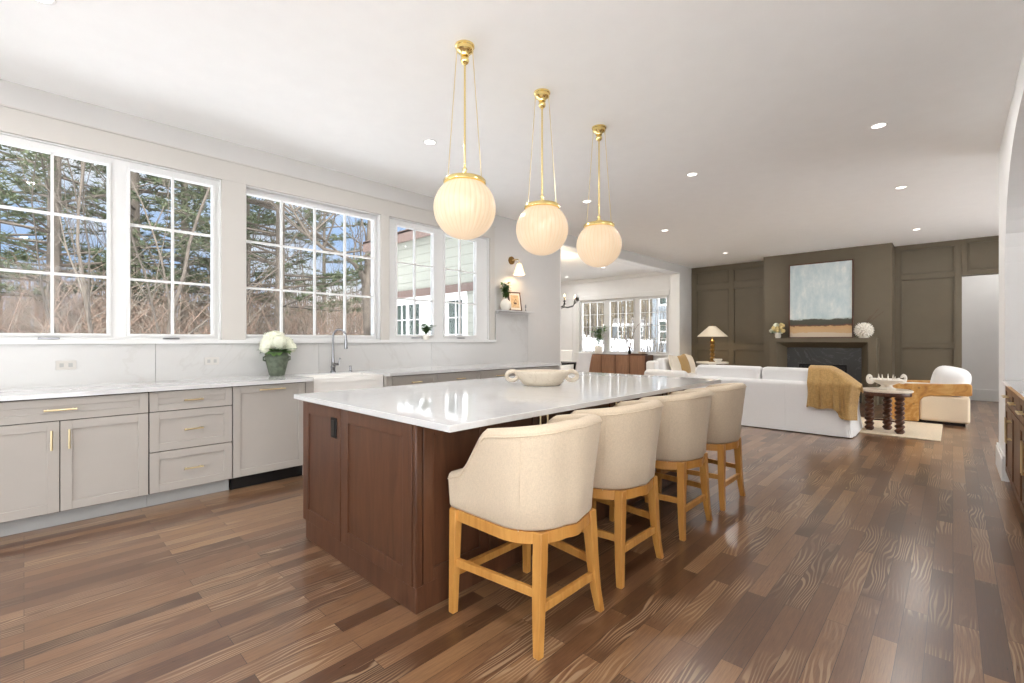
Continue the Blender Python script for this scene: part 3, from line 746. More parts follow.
def make_stool(name, loc, label):
    r = thing(name, (0, 0, 0), label, 'bar stool', 'counter stools along the island')
    sh, plan, FL = stool_shell()
    s = sh.build('upholstered_back', M['linen'], r, smooth=60)
    # piping seam along the top edge
    pp = [];
    for i in range(57):
        q = -1 + 2*i/56; p = plan(q, -.001, FL(q)); p.z = hprof(q)-.03; pp.append(p)
    MB().tube(pp, .0035, 6).build('piping', M['linen'], s)
    for q in (-.40, .40):
        sm = []
        for i in range(9):
            f = i/8*.95; p = plan(q, -.0005, -.008+(.008+FL(q))*f); p.z = .475+(hprof(q)-.022-.475)*f; sm.append(p)
        MB().tube(sm, .0018, 5).build('seam', M['linen'], s)
    MB().box(-.212, .212, .075, .490, .478, .60).build('seat_base', M['linen'], r, bevel=.03, seg=4)
    MB().cushion((0, .27, .635), (.44, .46, .10), 5, 14).build('seat_cushion', M['linen'], r)
    # rails: curved apron under the tub
    ap = MB()
    def rail(s, zz, ins): p = plan(s, ins, -.012); p.z = zz; return p
    for (za, zb) in ((.428, .478),):
        o = len(ap.v); NS = 48
        for i in range(NS+1):
            q = -1+2*i/NS
            for ins, z in ((-.004, za), (-.004, zb), (.030, zb), (.030, za)): ap.v.append(tuple(rail(q, z, ins)))
        for i in range(NS):
            for k in range(4): k2 = (k+1) % 4; ap.f.append((o+i*4+k, o+(i+1)*4+k, o+(i+1)*4+k2, o+i*4+k2)); ap.mi.append(0)
        for i in (0, NS): ap.f.append(tuple(o+i*4+k for k in range(4))); ap.mi.append(0)
    ap.box(-.24, .24, .462, .492, .428, .477)
    ap.build('seat_rail', M['oak'], r)
    for sx in (-1, 1):
        lg = MB(); pts = []
        # rear leg: slightly curved, splaying out and back
        zz = [.478, .36, .22, .10, 0]
        off = [(.175, .015), (.182, .012), (.193, .008), (.206, .0), (.222, -.012)]
        wv = [.046, .046, .042, .037, .032]
        o = len(lg.v)
        for z, (xx, yy), w_ in zip(zz, off, wv):
            for a, b in ((-1, -1), (1, -1), (1, 1), (-1, 1)): lg.v.append((sx*xx+a*w_/2, yy+b*w_/2, z))
        for i in range(4):
            for k in range(4): k2 = (k+1) % 4; lg.f.append((o+i*4+k, o+i*4+k2, o+(i+1)*4+k2, o+(i+1)*4+k)); lg.mi.append(0)
        lg.f += [(o+3, o+2, o+1, o), (o+16, o+17, o+18, o+19)]; lg.mi += [0, 0]
        lg.build('leg', M['oak'], r, bevel=.003)
        MB().bar((sx*.256, .475, 0), (sx*.246, .468, .478), .032, .032, 0, .044, .044).build('leg', M['oak'], r, bevel=.003)
        MB().beam((sx*.198, .01, .235), (sx*.250, .47, .235), .02, .036).build('side_stretcher', M['oak'], r, bevel=.002)
    MB().beam((-.205, .008, .170), (.205, .008, .170), .022, .036).build('rear_stretcher', M['oak'], r, bevel=.002)
    MB().beam((-.25, .472, .185), (.25, .472, .185), .024, .036).build('footrest', M['oak'], r, bevel=.002)
    r.location = loc
    return r
st0 = make_stool('counter_stool', (1.628, 1.205, 0), 'cream upholstered counter stool nearest the camera, golden wood legs')
sl_ = ['second cream counter stool from the camera along the island', 'third cream counter stool from the camera, second from the far end', 'farthest cream counter stool, beside the white sofa back']
for (x, y), lb, rz in zip(((2.315, 1.24), (3.08, 1.245), (3.785, 1.245)), sl_, (0.0, .0, .0)):
    dup(st0, (x, y, 0), rz, lb)

# ================================================================== PENDANTS
def make_pendant(x, y, label):
    r = thing('globe_pendant', (x, y, H), label, 'pendant light', 'globe pendants over the island')
    R = .196; zc = H - 1.047    # globe centre
    MB().lathe([(.001, -.001), (.062, -.001), (.062, -.012), (.055, -.016), (.055, -.035), (.048, -.04), (.03, -.055), (.026, -.07), (.001, -.07)][::-1], 32, (x, y, H)).build('canopy', M['gold'], r)
    MB().sphere((x, y, H-.095), .028, 10).tube([(x, y, H-.06), (x, y, H-.13)], .008, 10).build('swivel', M['gold'], r)
    MB().tube([(x, y, H-.11), (x, y, zc+R+.02)], .0065, 10).build('rod', M['gold'], r)
    for k in range(3):
        t = 2*math.pi*k/3 + math.atan2(y, x)
        ch = MB(); ch.tube([(x+.056*math.cos(t), y+.056*math.sin(t), H-.03), (x+.122*math.cos(t), y+.122*math.sin(t), zc+R*.86)], .0028, 6)
        ch.sphere((x+.122*math.cos(t), y+.122*math.sin(t), zc+R*.84), .009, 6)
        ch.build('chain', M['brass'], r)
    MB().lathe([(.02, .05), (.03, .045), (.03, .03), (.085, .022), (.128, .012), (.136, .002), (.136, -.016), (.122, -.022), (.10, -.02), (.05, -.01), (.02, .0)][::-1], 48, (x, y, zc+R-.022)).build('fitter_ring', M['gold'], r)
    MB().lathe([(.014, 0), (.018, .01), (.012, .03), (.016, .045), (.006, .06)], 16, (x, y, zc+R+.01)).build('finial', M['gold'], r)
    pr = [(max(.002, R*math.sin(a)), -R*math.cos(a)) for a in [math.pi*i/36*.84 for i in range(37)]]
    MB().lathe(pr, 144, (x, y, zc), flute=.016, nf=36).build('globe', M['globe'], r, smooth=0 or 180)
    return r
make_pendant(1.950, 2.272, 'fluted opal globe pendant with gold fitting, nearest and largest of the three')
make_pendant(2.725, 2.274, 'fluted opal globe pendant in the middle of the row of three')
make_pendant(3.520, 2.280, 'fluted opal globe pendant farthest from the camera')

# ================================================================== RECESSED LIGHTS
can_pos = [(.06, 3.64), (2.67, 3.62), (5.29, 3.62), (7.61, 3.60), (10.5, 3.59), (5.25, 2.157), (5.19, .475), (7.483, .467), (10.50, .452),
           (2.67, .47), (.06, 2.1), (.06, .47), (-2.0, 3.6), (-2.0, .5), (-2, -2.2), (0, -2.2), (10.3, -1.9), (7.8, -1.9), (8.0, 7.0), (10.4, 6.6), (9.6, 8.9), (12.95, -.75), (12.95, .9), (7.9, 9.0), (11.2, 8.4)]  # positions missing from can_lab are extra lights added to brighten the rooms
can_lab = {0: 'recessed ceiling light at the top left corner of the picture', 1: 'recessed ceiling light left of the nearest pendant', 2: 'recessed ceiling light just left of the farthest pendant rods',
           3: 'recessed ceiling light above the dining room opening', 4: 'recessed ceiling light above the table lamp corner', 5: 'recessed ceiling light right of the farthest pendant, mid ceiling',
           6: 'largest bright recessed ceiling light at upper right', 7: 'recessed ceiling light below and right of the largest one', 8: 'recessed ceiling light just before the dark panelled wall at right',
           18: 'recessed ceiling light in the dining room near the chandelier', 19: 'recessed ceiling light in the dining room seen through the opening'}
def make_can(x, y, lb):
    r = thing('recessed_light', (x, y, H), lb, 'ceiling light', 'recessed ceiling lights')
    MB().lathe([(.048, -.001), (.050, -.004), (.064, -.004), (.066, 0)], 28, (x, y, H)).build('trim_ring', M['white'], r)
    MB().lathe([(.001, -.0025), (.05, -.0025), (.05, -.001), (.001, -.001)], 28, (x, y, H)).build('lens', M['lens'], r)
    l = light('downlight', 'AREA', (x, y, H-.012), CAN_POWER, (1, .975, .95), .09, r)
    return r
for i, (x, y) in enumerate(can_pos):
    make_can(x, y, can_lab.get(i, 'extra recessed ceiling light added to brighten the rooms'))


# ================================================================== THINGS ON COUNTERS
def leaf_mesh(mb, c, d, L, W, m=0, up=Vector((0, 0, 1)), bend=.25):
    c = Vector(c); d = Vector(d).normalized(); sd = d.cross(up)
    if sd.length < 1e-3: sd = d.orthogonal()
    sd.normalize(); nrm = sd.cross(d)
    vs = []
    for i, (f, w_) in enumerate(((0, .08), (.3, .8), (.6, 1), (.85, .55), (1, .02))):
        p = c + d*L*f - nrm*bend*L*f*f
        vs += [p - sd*W/2*w_ + nrm*W*.12*w_, p - nrm*0, p + sd*W/2*w_ + nrm*W*.12*w_]
    fs = []
    for i in range(4):
        for k in (0, 1): a = i*3+k; fs.append((a, a+1, a+4, a+3))
    mb.add(vs, fs, m)
def leafy(parent, base, hgt, spread, nstem, nleaf, L, W, m, seed, name='foliage'):
    r = random.Random(seed); mb = MB(); st = MB(); base = Vector(base)
    for i in range(nstem):
        a = r.uniform(0, 6.28); rr = spread*r.uniform(.2, 1); h = hgt*r.uniform(.6, 1)
        tip = base + Vector((rr*math.cos(a), rr*math.sin(a), h)); mid = base + Vector((rr*.3*math.cos(a), rr*.3*math.sin(a), h*.6))
        st.tube([base, mid, tip], [.003, .002, .001], 5)
        for k in range(nleaf):
            f = r.uniform(.25, 1); p = (base.lerp(mid, f*2) if f < .5 else mid.lerp(tip, f*2-1))
            b = r.uniform(0, 6.28); leaf_mesh(mb, p, (math.cos(b), math.sin(b), r.uniform(-.1, .8)), L*r.uniform(.6, 1.1), W*r.uniform(.7, 1.1))
    mb.build(name, M[m], parent, smooth=0); st.build('stems', M['leaf_dark'], parent)

# hydrangeas in a green pot
vx, vy = 1.722, 4.84
hy = thing('hydrangea_pot', (vx, vy, .908), 'weathered green pot of white hydrangeas on the window counter', 'flower pot')
MB().lathe([(.0, .0), (.062, 0), (.07, .01), (.088, .09), (.105, .17), (.108, .19), (.098, .205), (.096, .22), (.104, .235), (.104, .243), (.094, .243), (.088, .215), (.09, .18), (.0, .17)], 40, (vx, vy, .908)).build('pot', M['greenpot'], hy)
for s in (-1, 1):
    MB().tube([(vx+s*.10, vy, .908+.19), (vx+s*.125, vy, .908+.185), (vx+s*.125, vy, .908+.155), (vx+s*.10, vy, .908+.15)], .008, 8).build('pot_handle', M['greenpot'], hy)
lf = MB(); r = random.Random(3)
for i in range(26):
    a = r.uniform(0, 6.28); leaf_mesh(lf, (vx+.05*math.cos(a), vy+.05*math.sin(a), 1.145), (math.cos(a), math.sin(a), r.uniform(-.2, .6)), r.uniform(.08, .14), .07)
lf.build('leaves', M['leaf'], hy, smooth=0)
for (dx, dy, dz, R) in ((-.085, .0, .315, .066), (.0, -.055, .335, .07), (.085, .0, .32, .066), (.03, .05, .37, .064), (-.045, .045, .37, .064), (-.02, 0, .39, .05), (.125, -.03, .28, .045), (-.12, -.03, .275, .045)):
    b = MB(); c = Vector((vx+dx, vy+dy, .908+dz))
    for i in range(130):
        g = math.pi*(3-5**.5)*i; z = 1-2*(i+.5)/130; q = (1-z*z)**.5; n_ = Vector((q*math.cos(g), q*math.sin(g), z)); p = c + n_*R*(1+r.uniform(-.13, .10))
        t1 = n_.orthogonal().normalized(); t1 = Matrix.Rotation(r.uniform(0, 3), 3, n_) @ t1; t2 = n_.cross(t1); k = .0145
        vs = [p]
        for j in range(8):
            t = math.pi*2*j/8; rad = k if j % 2 == 0 else k*.55; vs.append(p + (t1*math.cos(t)+t2*math.sin(t))*rad + n_*(.004 if j % 2 == 0 else 0))
        b.add(vs, [(0, j+1, (j+1) % 8+1) for j in range(8)])
    b.sphere(tuple(c), R*.84, 8)
    b.build('flower_head', M['petal'], hy, smooth=0)

# stone bowl with two ring handles on the island
bx_, by_ = 2.79, 2.33
dirx = Vector((math.sin(math.radians(43.55)), -math.cos(math.radians(43.55)), 0))
bw = thing('stone_bowl', (0, 0, 0), 'striped cream stone bowl with two loop handles on the island', 'bowl')
MB().lathe([(0, 0), (.125, 0), (.14, .006), (.165, .04), (.19, .085), (.20, .105), (.198, .112), (.188, .112), (.178, .095), (.15, .045), (.12, .02), (0, .018)], 56, (0, 0, 0), sx=1.05, sy=.8).build('bowl_body', M['stonebowl'], bw)
for s in (-1, 1):
    pts = [(s*(.232+.043*math.cos(t)), 0, .072+.036*math.sin(t)) for t in [2*math.pi*i/20 for i in range(20)]]
    MB().tube(pts, .0165, 10, closed=True).build('loop_handle', M['stonebowl'], bw)
bw.location = (bx_, by_, .9085); bw.rotation_euler = (0, 0, math.radians(43.55-90))

# small plant on the window stool
px, py = 3.62, 4.99
pp = thing('potted_plant', (px, py, 1.263), 'small leafy plant in white pot on the window sill', 'plant')
MB().lathe([(0, 0), (.03, 0), (.042, .02), (.044, .05), (.036, .07), (.034, .07), (.034, .06), (0, .058)], 24, (px, py, 1.263), m=0).build('pot', M['ceramic'], pp)
leafy(pp, (px, py, 1.32), .15, .11, 22, 9, .06, .035, 'leaf', 5)

# wall shelf with its things
SX0, SX1, SZ = 4.89, 5.625, 1.712
sh = MB().box(SX0, SX1, 4.86, WY-.019, SZ-.022, SZ).build('wall_shelf', M['quartz'], origin=(5.25, WY-.02, SZ-.022), bevel=.002)
tag(sh, 'thin white stone shelf on the wall right of the windows', 'shelf')
MB().box(SX0+.02, SX1-.02, WY-.045, WY-.019, SZ-.05, SZ-.022).build('ledge', M['quartz'], sh, origin=(5.25, WY-.02, SZ-.022))
sv = thing('potted_plant', (5.02, 4.905, SZ), 'white round vase of green sprigs on the wall shelf', 'plant')
MB().lathe([(0, 0), (.045, 0), (.072, .03), (.084, .075), (.074, .12), (.048, .15), (.034, .165), (.036, .175), (.03, .175), (.028, .16), (0, .15)], 32, (5.02, 4.905, SZ)).build('vase', M['ceramic'], sv)
leafy(sv, (5.02, 4.905, SZ+.14), .29, .085, 20, 11, .062, .04, 'leaf', 9)
fr = thing('picture_frame', (0, 0, 0), 'small wooden picture frame with a sepia print leaning on the shelf', 'picture frame')
f = MB(); W2, H2 = .12, .30
f.box(-W2, W2, -.01, .01, 0, .016).box(-W2, W2, -.01, .01, H2-.016, H2).box(-W2, -W2+.016, -.01, .01, .016, H2-.016).box(W2-.016, W2, -.01, .01, .016, H2-.016)
f.build('frame', M['turned'], fr, bevel=.002)
MB().box(-W2+.016, W2-.016, -.001, .006, .016, H2-.016).build('mat_board', M['paper'], fr)
pr = MB().box(-W2+.04, W2-.04, -.003, -.001, .05, H2-.05).build('print', M['print'], fr)
MB().cushion((0, -.004, .12), (.06, .003, .03), 2.5, 8).tube([(-.03, -.004, .13), (.02, -.004, .19), (.035, -.004, .17)], .003, 6).build('sketch', M['turned'], pr)
fr.location = (5.27, 4.925, SZ); fr.rotation_euler = (math.radians(-10), 0, math.radians(-8))
cd = MB().lathe([(0, 0), (.022, 0), (.022, .008), (.008, .014), (.007, .06), (.014, .065), (.014, .08), (.009, .08), (.009, .11), (0, .112)], 20, (5.50, 4.93, SZ)).build('candlestick', M['steel'], origin=(5.50, 4.93, SZ))
tag(cd, 'small silver candlestick at the right end of the wall shelf', 'candlestick')
# sconce
sx_, sz_ = 5.24, 2.50
so = thing('wall_sconce', (sx_, WY, sz_), 'brass wall sconce with lit cone shade above the shelf', 'wall lamp')
bp = MB(); bp.tube([(sx_, WY, sz_), (sx_, WY-.018, sz_)], .062, 28).tube([(sx_, WY-.018, sz_), (sx_, WY-.03, sz_)], [.03, .02], 20); bp.build('backplate', M['bronze'], so)
MB().tube([(sx_, WY-.03, sz_), (sx_, WY-.10, sz_+.005), (sx_, WY-.155, sz_), (sx_, WY-.17, sz_-.03), (sx_, WY-.17, sz_-.065)], .008, 10).sphere((sx_, WY-.10, sz_+.005), .014, 8).build('arm', M['brass'], so)
MB().lathe([(.03, 0), (.032, -.01), (.083, -.165), (.087, -.168), (.086, -.160), (.036, -.008), (.03, 0)], 40, (sx_, WY-.17, sz_-.07)).build('shade', M['sconce_shade'], so)
MB().lathe([(.0, .02), (.018, .015), (.02, 0), (.03, -.004), (0, -.006)], 20, (sx_, WY-.17, sz_-.07)).build('cap', M['brass'], so)
light('sconce_bulb', 'POINT', (sx_, WY-.17, sz_-.20), 4, (1, .72, .42), .03, so)

# ================================================================== NICHE SIDEBOARD (right edge)
nc = thing('buffet_cabinet', (4.2, RY-.28, 0), 'brown oak built-in buffet with brass bar handles under the arch', 'cabinet')
MB().box(2.37, 6.0, -.90, RY-.022, .08, .872).build('cabinet_body', M['cabwood'], nc)
MB().box(2.38, 5.99, -.90, RY-.07, 0, .08).build('toe_kick', M['darkcav'], nc)
def nfront(a, b, c, d):
    mb = MB(); y0, y1 = RY-.022, RY-.002; q = .05
    mb.box(a, a+q, y0, y1, c, d).box(b-q, b, y0, y1, c, d).box(a+q, b-q, y0, y1, c, c+q).box(a+q, b-q, y0, y1, d-q, d).box(a+q*.9, b-q*.9, y0, y1-.008, c+q*.9, d-q*.9)
    return mb
for i in range(6):
    a = 2.40+i*.60; b = a+.593
    for c, d in ((.70, .865), (.10, .69)):
        k = 'drawer' if c > .5 else 'door'
        f = nfront(a, b, c, d).build(k, M['cabwood'], nc, bevel=.0015)
        hb = MB()
        if k == 'drawer':
            zc = (c+d)/2; hb.tube([((a+b)/2-.08, RY+.03, zc), ((a+b)/2+.08, RY+.03, zc)], .006, 8)
            for s in (-1, 1): hb.tube([((a+b)/2+s*.06, RY, zc), ((a+b)/2+s*.06, RY+.03, zc)], .006, 8)
        else:
            hx = b-.03 if i % 2 == 0 else a+.03; hb.tube([(hx, RY+.03, .44), (hx, RY+.03, .64)], .006, 8)
            for s in (-1, 1): hb.tube([(hx, RY, .54+s*.07), (hx, RY+.03, .54+s*.07)], .006, 8)
        hb.build('handle', M['brass'], f)
o = MB().box(2.37, 6.005, -.915, RY+.012, .873, .905).build('buffet_top', M['quartz'], nc, bevel=.003)

# ================================================================== LIVING ROOM
# white slipcovered sofa seen from behind
SX, SYa, SYb = 7.28, .965, 3.02
sf = thing('sofa', (7.75, 2.0, 0), 'white slipcovered sofa with its back to the kitchen', 'sofa')
def skirted(x0, x1, y0, y1, z1, flare=.03, seed=1, n=26, rnd_=.05, z0=.012):
    """upholstered block with soft top edge and skirt flaring to the floor"""
    rr = random.Random(seed); mb = MB(); cx_, cy_ = (x0+x1)/2, (y0+y1)/2
    def fn(u, v):
        t = 2*math.pi*u; e = .22
        c_, s_ = math.cos(t), math.sin(t)
        px_ = math.copysign(abs(c_)**e, c_); py_ = math.copysign(abs(s_)**e, s_)
        if v < .8:
            f = v/.8; z = z0+(z1-rnd_-z0)*f; k = flare*max(0, 1-f*1.6)**2; ins = -k - .006*math.sin(t*11+1)*max(0, 1-f*2)
        else:
            f = (v-.8)/.2*math.pi/2; z = z1-rnd_+rnd_*math.sin(f); ins = rnd_*(1-math.cos(f))
        return (cx_+((x1-x0)/2-ins)*px_, cy_+((y1-y0)/2-ins)*py_, z)
    mb.grid(fn, n*4, 20, 0, cu=True)
    o = len(mb.v) - n*4*21
    mb.f.append(tuple(o+i*21+20 for i in range(n*4))); mb.mi.append(0)
    return mb
skirted(SX, SX+.20, SYa, SYb, .69, .03, 1).build('back', M['slip'], sf, smooth=60)
skirted(SX+.1, 8.24, SYa+.19, SYb-.19, .36, .02, 2).build('base', M['slip'], sf, smooth=60)
skirted(SX+.02, 8.27, SYa-.0, SYa+.2, .60, .04, 3).build('arm', M['slip'], sf, smooth=60)
skirted(SX+.02, 8.27, SYb-.2, SYb+.0, .60, .04, 4).build('arm', M['slip'], sf, smooth=60)
ymid = 2.045
for a, b in ((SYa+.12, ymid-.008), (ymid+.008, SYb-.03)):
    MB().box(SX+.15, SX+.37, a, b, .42, .865).build('back_cushion', M['slip'], sf, bevel=.05, seg=5)
    MB().cushion((7.95, (a+b)/2, .42), (.66, b-a-.05, .16), 6, 16).build('seat_cushion', M['slip'], sf, smooth=60)
for yy in (SYa+.72, SYb-.66):
    MB().tube([(SX-.002, yy, .66), (SX-.004, yy, .3), (SX-.014, yy, .12), (SX-.034, yy, .02)], .004, 6).build('seam', M['slip'], sf)
# camel throw over the sofa corner
def throw_fn(u, v):
    y = 1.43 - .56*u
    zt = .885 if u < .42 else .885 - .23*((u-.42)/.58)**1.3
    zb = .36 if u < .66 else (.36 - .13*min(1, (u-.66)/.12))
    rip = .016*math.sin(u*26+.6) + .010*math.sin(u*47+v*5) + .008*math.sin(v*9+u*6)
    if u > .8: y = y + 0
    if v < .68:
        f = v/.68; z = zb + (zt-.02-zb)*f; x = SX-.045 + rip*(1-f*.6) + f*.005
        if z > .68: x = SX-.045+rip*.5 + (z-.68)*.75
        y += .03*math.sin(f*3)*(u-.5) + (.04*(1-f) if u > .66 else 0)
        if u > .86: x += (u-.86)*1.3
        z += .012*math.sin(u*17) * (1-f)
    else:
        f = (v-.68)/.32; t = math.pi*f
        x = SX+.10 + (.30*f) + rip*.4; z = zt-.02 + .03*math.sin(min(1, f*2)*math.pi/2) - .25*max(0, f-.55)
    return (x, y, z)
tb = MB().grid(throw_fn, 70, 50).build('throw_blanket', M['throw'], origin=(SX+.1, 1.15, .6), smooth=180)
m_ = tb.modifiers.new('thickness', 'SOLIDIFY'); m_.thickness = .018; m_.offset = 1
tag(tb, 'camel plush throw draped over the corner of the white sofa', 'throw blanket')
# rug
rg = MB().box(7.81, 9.36, .11, 3.6, .001, .014).build('rug', M['rug'], origin=(8.55, 1.8, 0), bevel=.004)
tag(rg, 'cream woven rug under the side table and sofa', 'rug')
# side table with twisted legs
tx, ty = 8.14, .66
tt = thing('side_table', (tx, ty, .014), 'round stone-topped side table on twisted dark wood legs', 'side table')
RZ = Matrix.Rotation(.3, 3, 'Z')
MB().lathe([(0, .54), (.275, .54), (.282, .546), (.282, .562), (.276, .57), (0, .57)], 56, (tx, ty, .014)).build('table_top', M['travertine'], tt)
MB().lathe([(0, .49), (.262, .49), (.266, .495), (.266, .535), (.262, .54), (0, .54)], 56, (tx, ty, .014)).build('apron', M['turned'], tt)
def twist_leg(x, y, z0, z1, R=.046, turns=4):
    mb = MB()
    def fn(u, v):
        t = 2*math.pi*u; rr = R*(1+.22*math.cos(2*(t - v*turns*math.pi*2)/1))
        return (x+rr*math.cos(t), y+rr*math.sin(t), z0+(z1-z0)*v)
    mb.grid(fn, 24, 90, 0, cu=True); return mb
for lx, ly in ((8.115, .845), (8.30, .665), (8.03, .515)):
    twist_leg(lx, ly, .014, .504).build('leg', M['turned'], tt, smooth=180)
MB().beam((8.115, .845, .16), (8.17, .68, .16), .02, .02).beam((8.30, .665, .16), (8.17, .68, .16), .02, .02).beam((8.03, .515, .16), (8.17, .68, .16), .02, .02).build('stretcher', M['turned'], tt)
# scrolled white bowl
cb = thing('footed_bowl', (0, 0, 0), 'white ceramic footed bowl with curled handles on the side table', 'bowl')
MB().lathe([(0, 0), (.085, 0), (.09, .01), (.06, .025), (.05, .04), (.08, .055), (.15, .085), (.165, .10), (.155, .105), (.07, .07), (0, .065)], 48, (0, 0, 0), flute=.07, nf=16).build('bowl_body', M['ceramic'], cb)
for s in (-1, 1):
    pts = [(s*.13, 0, .09)] + [(s*(.205+.052*math.cos(t)*(1-.055*i)), 0, .115+.05*math.sin(t)*(1-.055*i)) for i, t in enumerate([math.radians(200+26*i) for i in range(14)])]
    MB().tube(pts, [.02]*6+[.017]*5+[.013]*4, 10).build('scroll_handle', M['ceramic'], cb)
sp2 = MB()
for i in range(9):
    a = 2*math.pi*i/9; sp2.tube([(.07*math.cos(a), .07*math.sin(a), .06), (.085*math.cos(a), .085*math.sin(a), .135+.02*(i % 2))], [.014, .003], 8)
sp2.build('coral_points', M['ceramic'], cb)
cb.scale = (1.1, 1.1, 1.35); cb.location = (tx, ty, .5845); cb.rotation_euler = (0, 0, math.radians(-46))

# burl armchair
ac = thing('armchair', (9.78, .25, 0), 'low burl wood and cream boucle armchair with white back cushion', 'armchair')
AX0, AX1, A0, A1 = 9.36, 10.26, -.19, .72
MB().box(AX0+.05, AX1-.05, A0+.03, A1-.12, .045, .40).build('base', M['cream'], ac, bevel=.05, seg=4)
for s, xx in ((0, AX0), (1, AX1-.085)):
    # arm panel profile in (y, z): burl rises from the front foot and runs back as a band
    prof = [(A1-.02, .02), (A1, .08), (A1+.0, .50), (A1-.03, .56), (A1-.12, .585), (A0+.2, .612), (A0+.02, .625), (A0-.01, .60), (A0-.01, .46), (A0+.03, .445),
            (.24, .425), (.32, .40), (.365, .34), (.375, .24), (.375, .04), (.39, .02)]
    MB().prism([(y, z) for y, z in prof], xx, xx+.085, axis='x').build('arm', M['burl'], ac, bevel=.012, seg=3)
    MB().box(xx+.008, xx+.08, A0+.01, .37, .045, .43).build('side_cushion', M['cream'], ac, bevel=.035, seg=4)
MB().prism([(A1-.05, .30), (A1, .50), (A1, .56), (A1-.10, .585), (A1-.16, .56)], AX0+.085, AX1-.085, axis='x').build('front_rail', M['burl'], ac, bevel=.01)
MB().cushion((9.81, .33, .47), (.72, .70, .20), 5, 16).build('seat_cushion', M['slip'], ac)
MB().cushion((9.72, .03, .63), (.66, .44, .45), 3.2, 18, R=Matrix.Rotation(math.radians(12), 3, 'X')).build('back_cushion', M['slip'], ac)
MB().box(AX0+.06, AX1-.06, A0+.06, A1-.1, 0.0, .045).build('plinth', M['darkcav'], ac)

# second sofa by the wall with pillows
s2 = thing('sofa', (9.9, 4.5, 0), 'white sofa against the left wall with ivory and tan pillows', 'sofa')
skirted(9.45, 10.95, 4.68, 4.93, .80, .01, 5).build('back', M['slip'], s2, smooth=60)
skirted(9.45, 10.9, 4.02, 4.75, .34, .02, 6).build('base', M['slip'], s2, smooth=60)
skirted(9.36, 9.58, 4.0, 4.92, .62, .02, 7, rnd_=.09).build('arm', M['slip'], s2, smooth=60)
skirted(10.78, 11.0, 4.0, 4.92, .62, .02, 8, rnd_=.09).build('arm', M['slip'], s2, smooth=60)
for a in (9.59, 10.19):
    MB().cushion((a+.30, 4.40, .42), (.60, .72, .17), 6, 14).build('seat_cushion', M['slip'], s2, smooth=60)
    MB().cushion((a+.30, 4.66, .64), (.60, .2, .44), 5, 14, R=Matrix.Rotation(math.radians(-8), 3, 'X')).build('back_cushion', M['slip'], s2, smooth=60)
for px_, m, lb, rz in ((9.92, 'pillow', 'ivory square pillow on the far sofa, left of the tan one', 6), (10.38, 'tan', 'tan velvet pillow in the middle of the far sofa', -8), (10.72, 'pillow', 'ivory pillow on the far sofa, right of the tan one', 10)):
    R = Matrix.Rotation(math.radians(rz), 3, 'Y') @ Matrix.Rotation(math.radians(-18), 3, 'X')
    def pf(u, v, R=R, px_=px_):
        t = 2*math.pi*u; q = math.pi*(v-.5); e = .35
        def sg(a, e_): return math.copysign(abs(a)**e_, a)
        X_, Z_ = sg(math.cos(t), e), sg(math.sin(t), e)
        rad = sg(math.cos(q), .75); pinch = 1+.10*abs(X_*Z_)
        p = Vector((X_*rad*.22*pinch, math.sin(q)*.075*(1-abs(X_*Z_*rad)*.5), Z_*rad*.22*pinch))
        return R @ p + Vector((px_, 4.45, .70))
    o = MB().grid(pf, 48, 16, cu=True).build('throw_pillow', M[m], origin=(px_, 4.45, .5), smooth=70)
    tag(o, lb, 'pillow', 'pillows on the far sofa')

# lamp on its table in the corner
lx, ly = 11.42, 4.20
lt = thing('lamp_table', (lx, ly, 0), 'round white pedestal table carrying the table lamp in the corner', 'side table')
MB().lathe([(0, 0), (.2, 0), (.2, .02), (.06, .05), (.045, .2), (.05, .6), (.10, .70), (0, .70)], 32, (lx, ly, 0)).build('pedestal', M['ceramic'], lt)
MB().lathe([(0, .70), (.36, .70), (.365, .715), (.36, .735), (0, .735)], 40, (lx, ly, 0)).build('table_top', M['ceramic'], lt)
lp = thing('table_lamp', (lx, ly, .735), 'table lamp with stacked brass-brown balls and cream cone shade', 'table lamp')
pf2 = [(0, 0), (.085, 0), (.085, .015), (.03, .025)]
for k in range(5):
    z = .035+.098*k
    for i in range(1, 10): a = math.pi*i/10; pf2.append((.018+.040*math.sin(a), z+.049*(1-math.cos(a))))
pf2 += [(.015, .535), (.012, .60), (0, .60)]
MB().lathe(pf2, 28, (lx, ly, .735)).build('lamp_base', M['bronze'], lp)
MB().lathe([(.075, .86), (.335, .615), (.342, .612), (.34, .605), (.33, .608), (.07, .852)], 64, (lx, ly, .735), flute=.012, nf=60).build('lamp_shade', M['lamp_shade'], lp)
MB().tube([(lx, ly, 1.33), (lx, ly, 1.62)], .006, 8).sphere((lx, ly, 1.625), .014, 8).tube([(lx-.07, ly, 1.585), (lx+.07, ly, 1.585)], .003, 6).build('harp', M['bronze'], lp)
light('table_lamp_bulb', 'POINT', (lx, ly, 1.44), 5, (1, .8, .55), .04, lp)
wb = MB().lathe([(0, 0), (.05, 0), (.09, .05), (.1, .08), (.09, .08), (.05, .03), (0, .02)], 28, (11.22, 4.0, .736)).build('small_bowl', M['ceramic'], origin=(11.22, 4.0, .736))
tag(wb, 'small white bowl on the lamp table', 'bowl')

# ---- fireplace
fp = thing('fireplace', (11.4, 1.98, 0), 'olive fireplace mantel framing a dark stone surround', 'fireplace')
m0, m1, mt = 1.055, 2.895, 1.30
i0, i1, it = 1.185, 2.765, 1.215           # front inner edge
k0, k1, kt = 1.32, 2.63, 1.10              # back inner edge
XF, XB = 11.20, 11.50
mn = MB()
mn.box(XF, 11.62, m0, i0, 0, mt).box(XF, 11.62, i1, m1, 0, mt).box(XF, 11.62, i0, i1, it, mt)
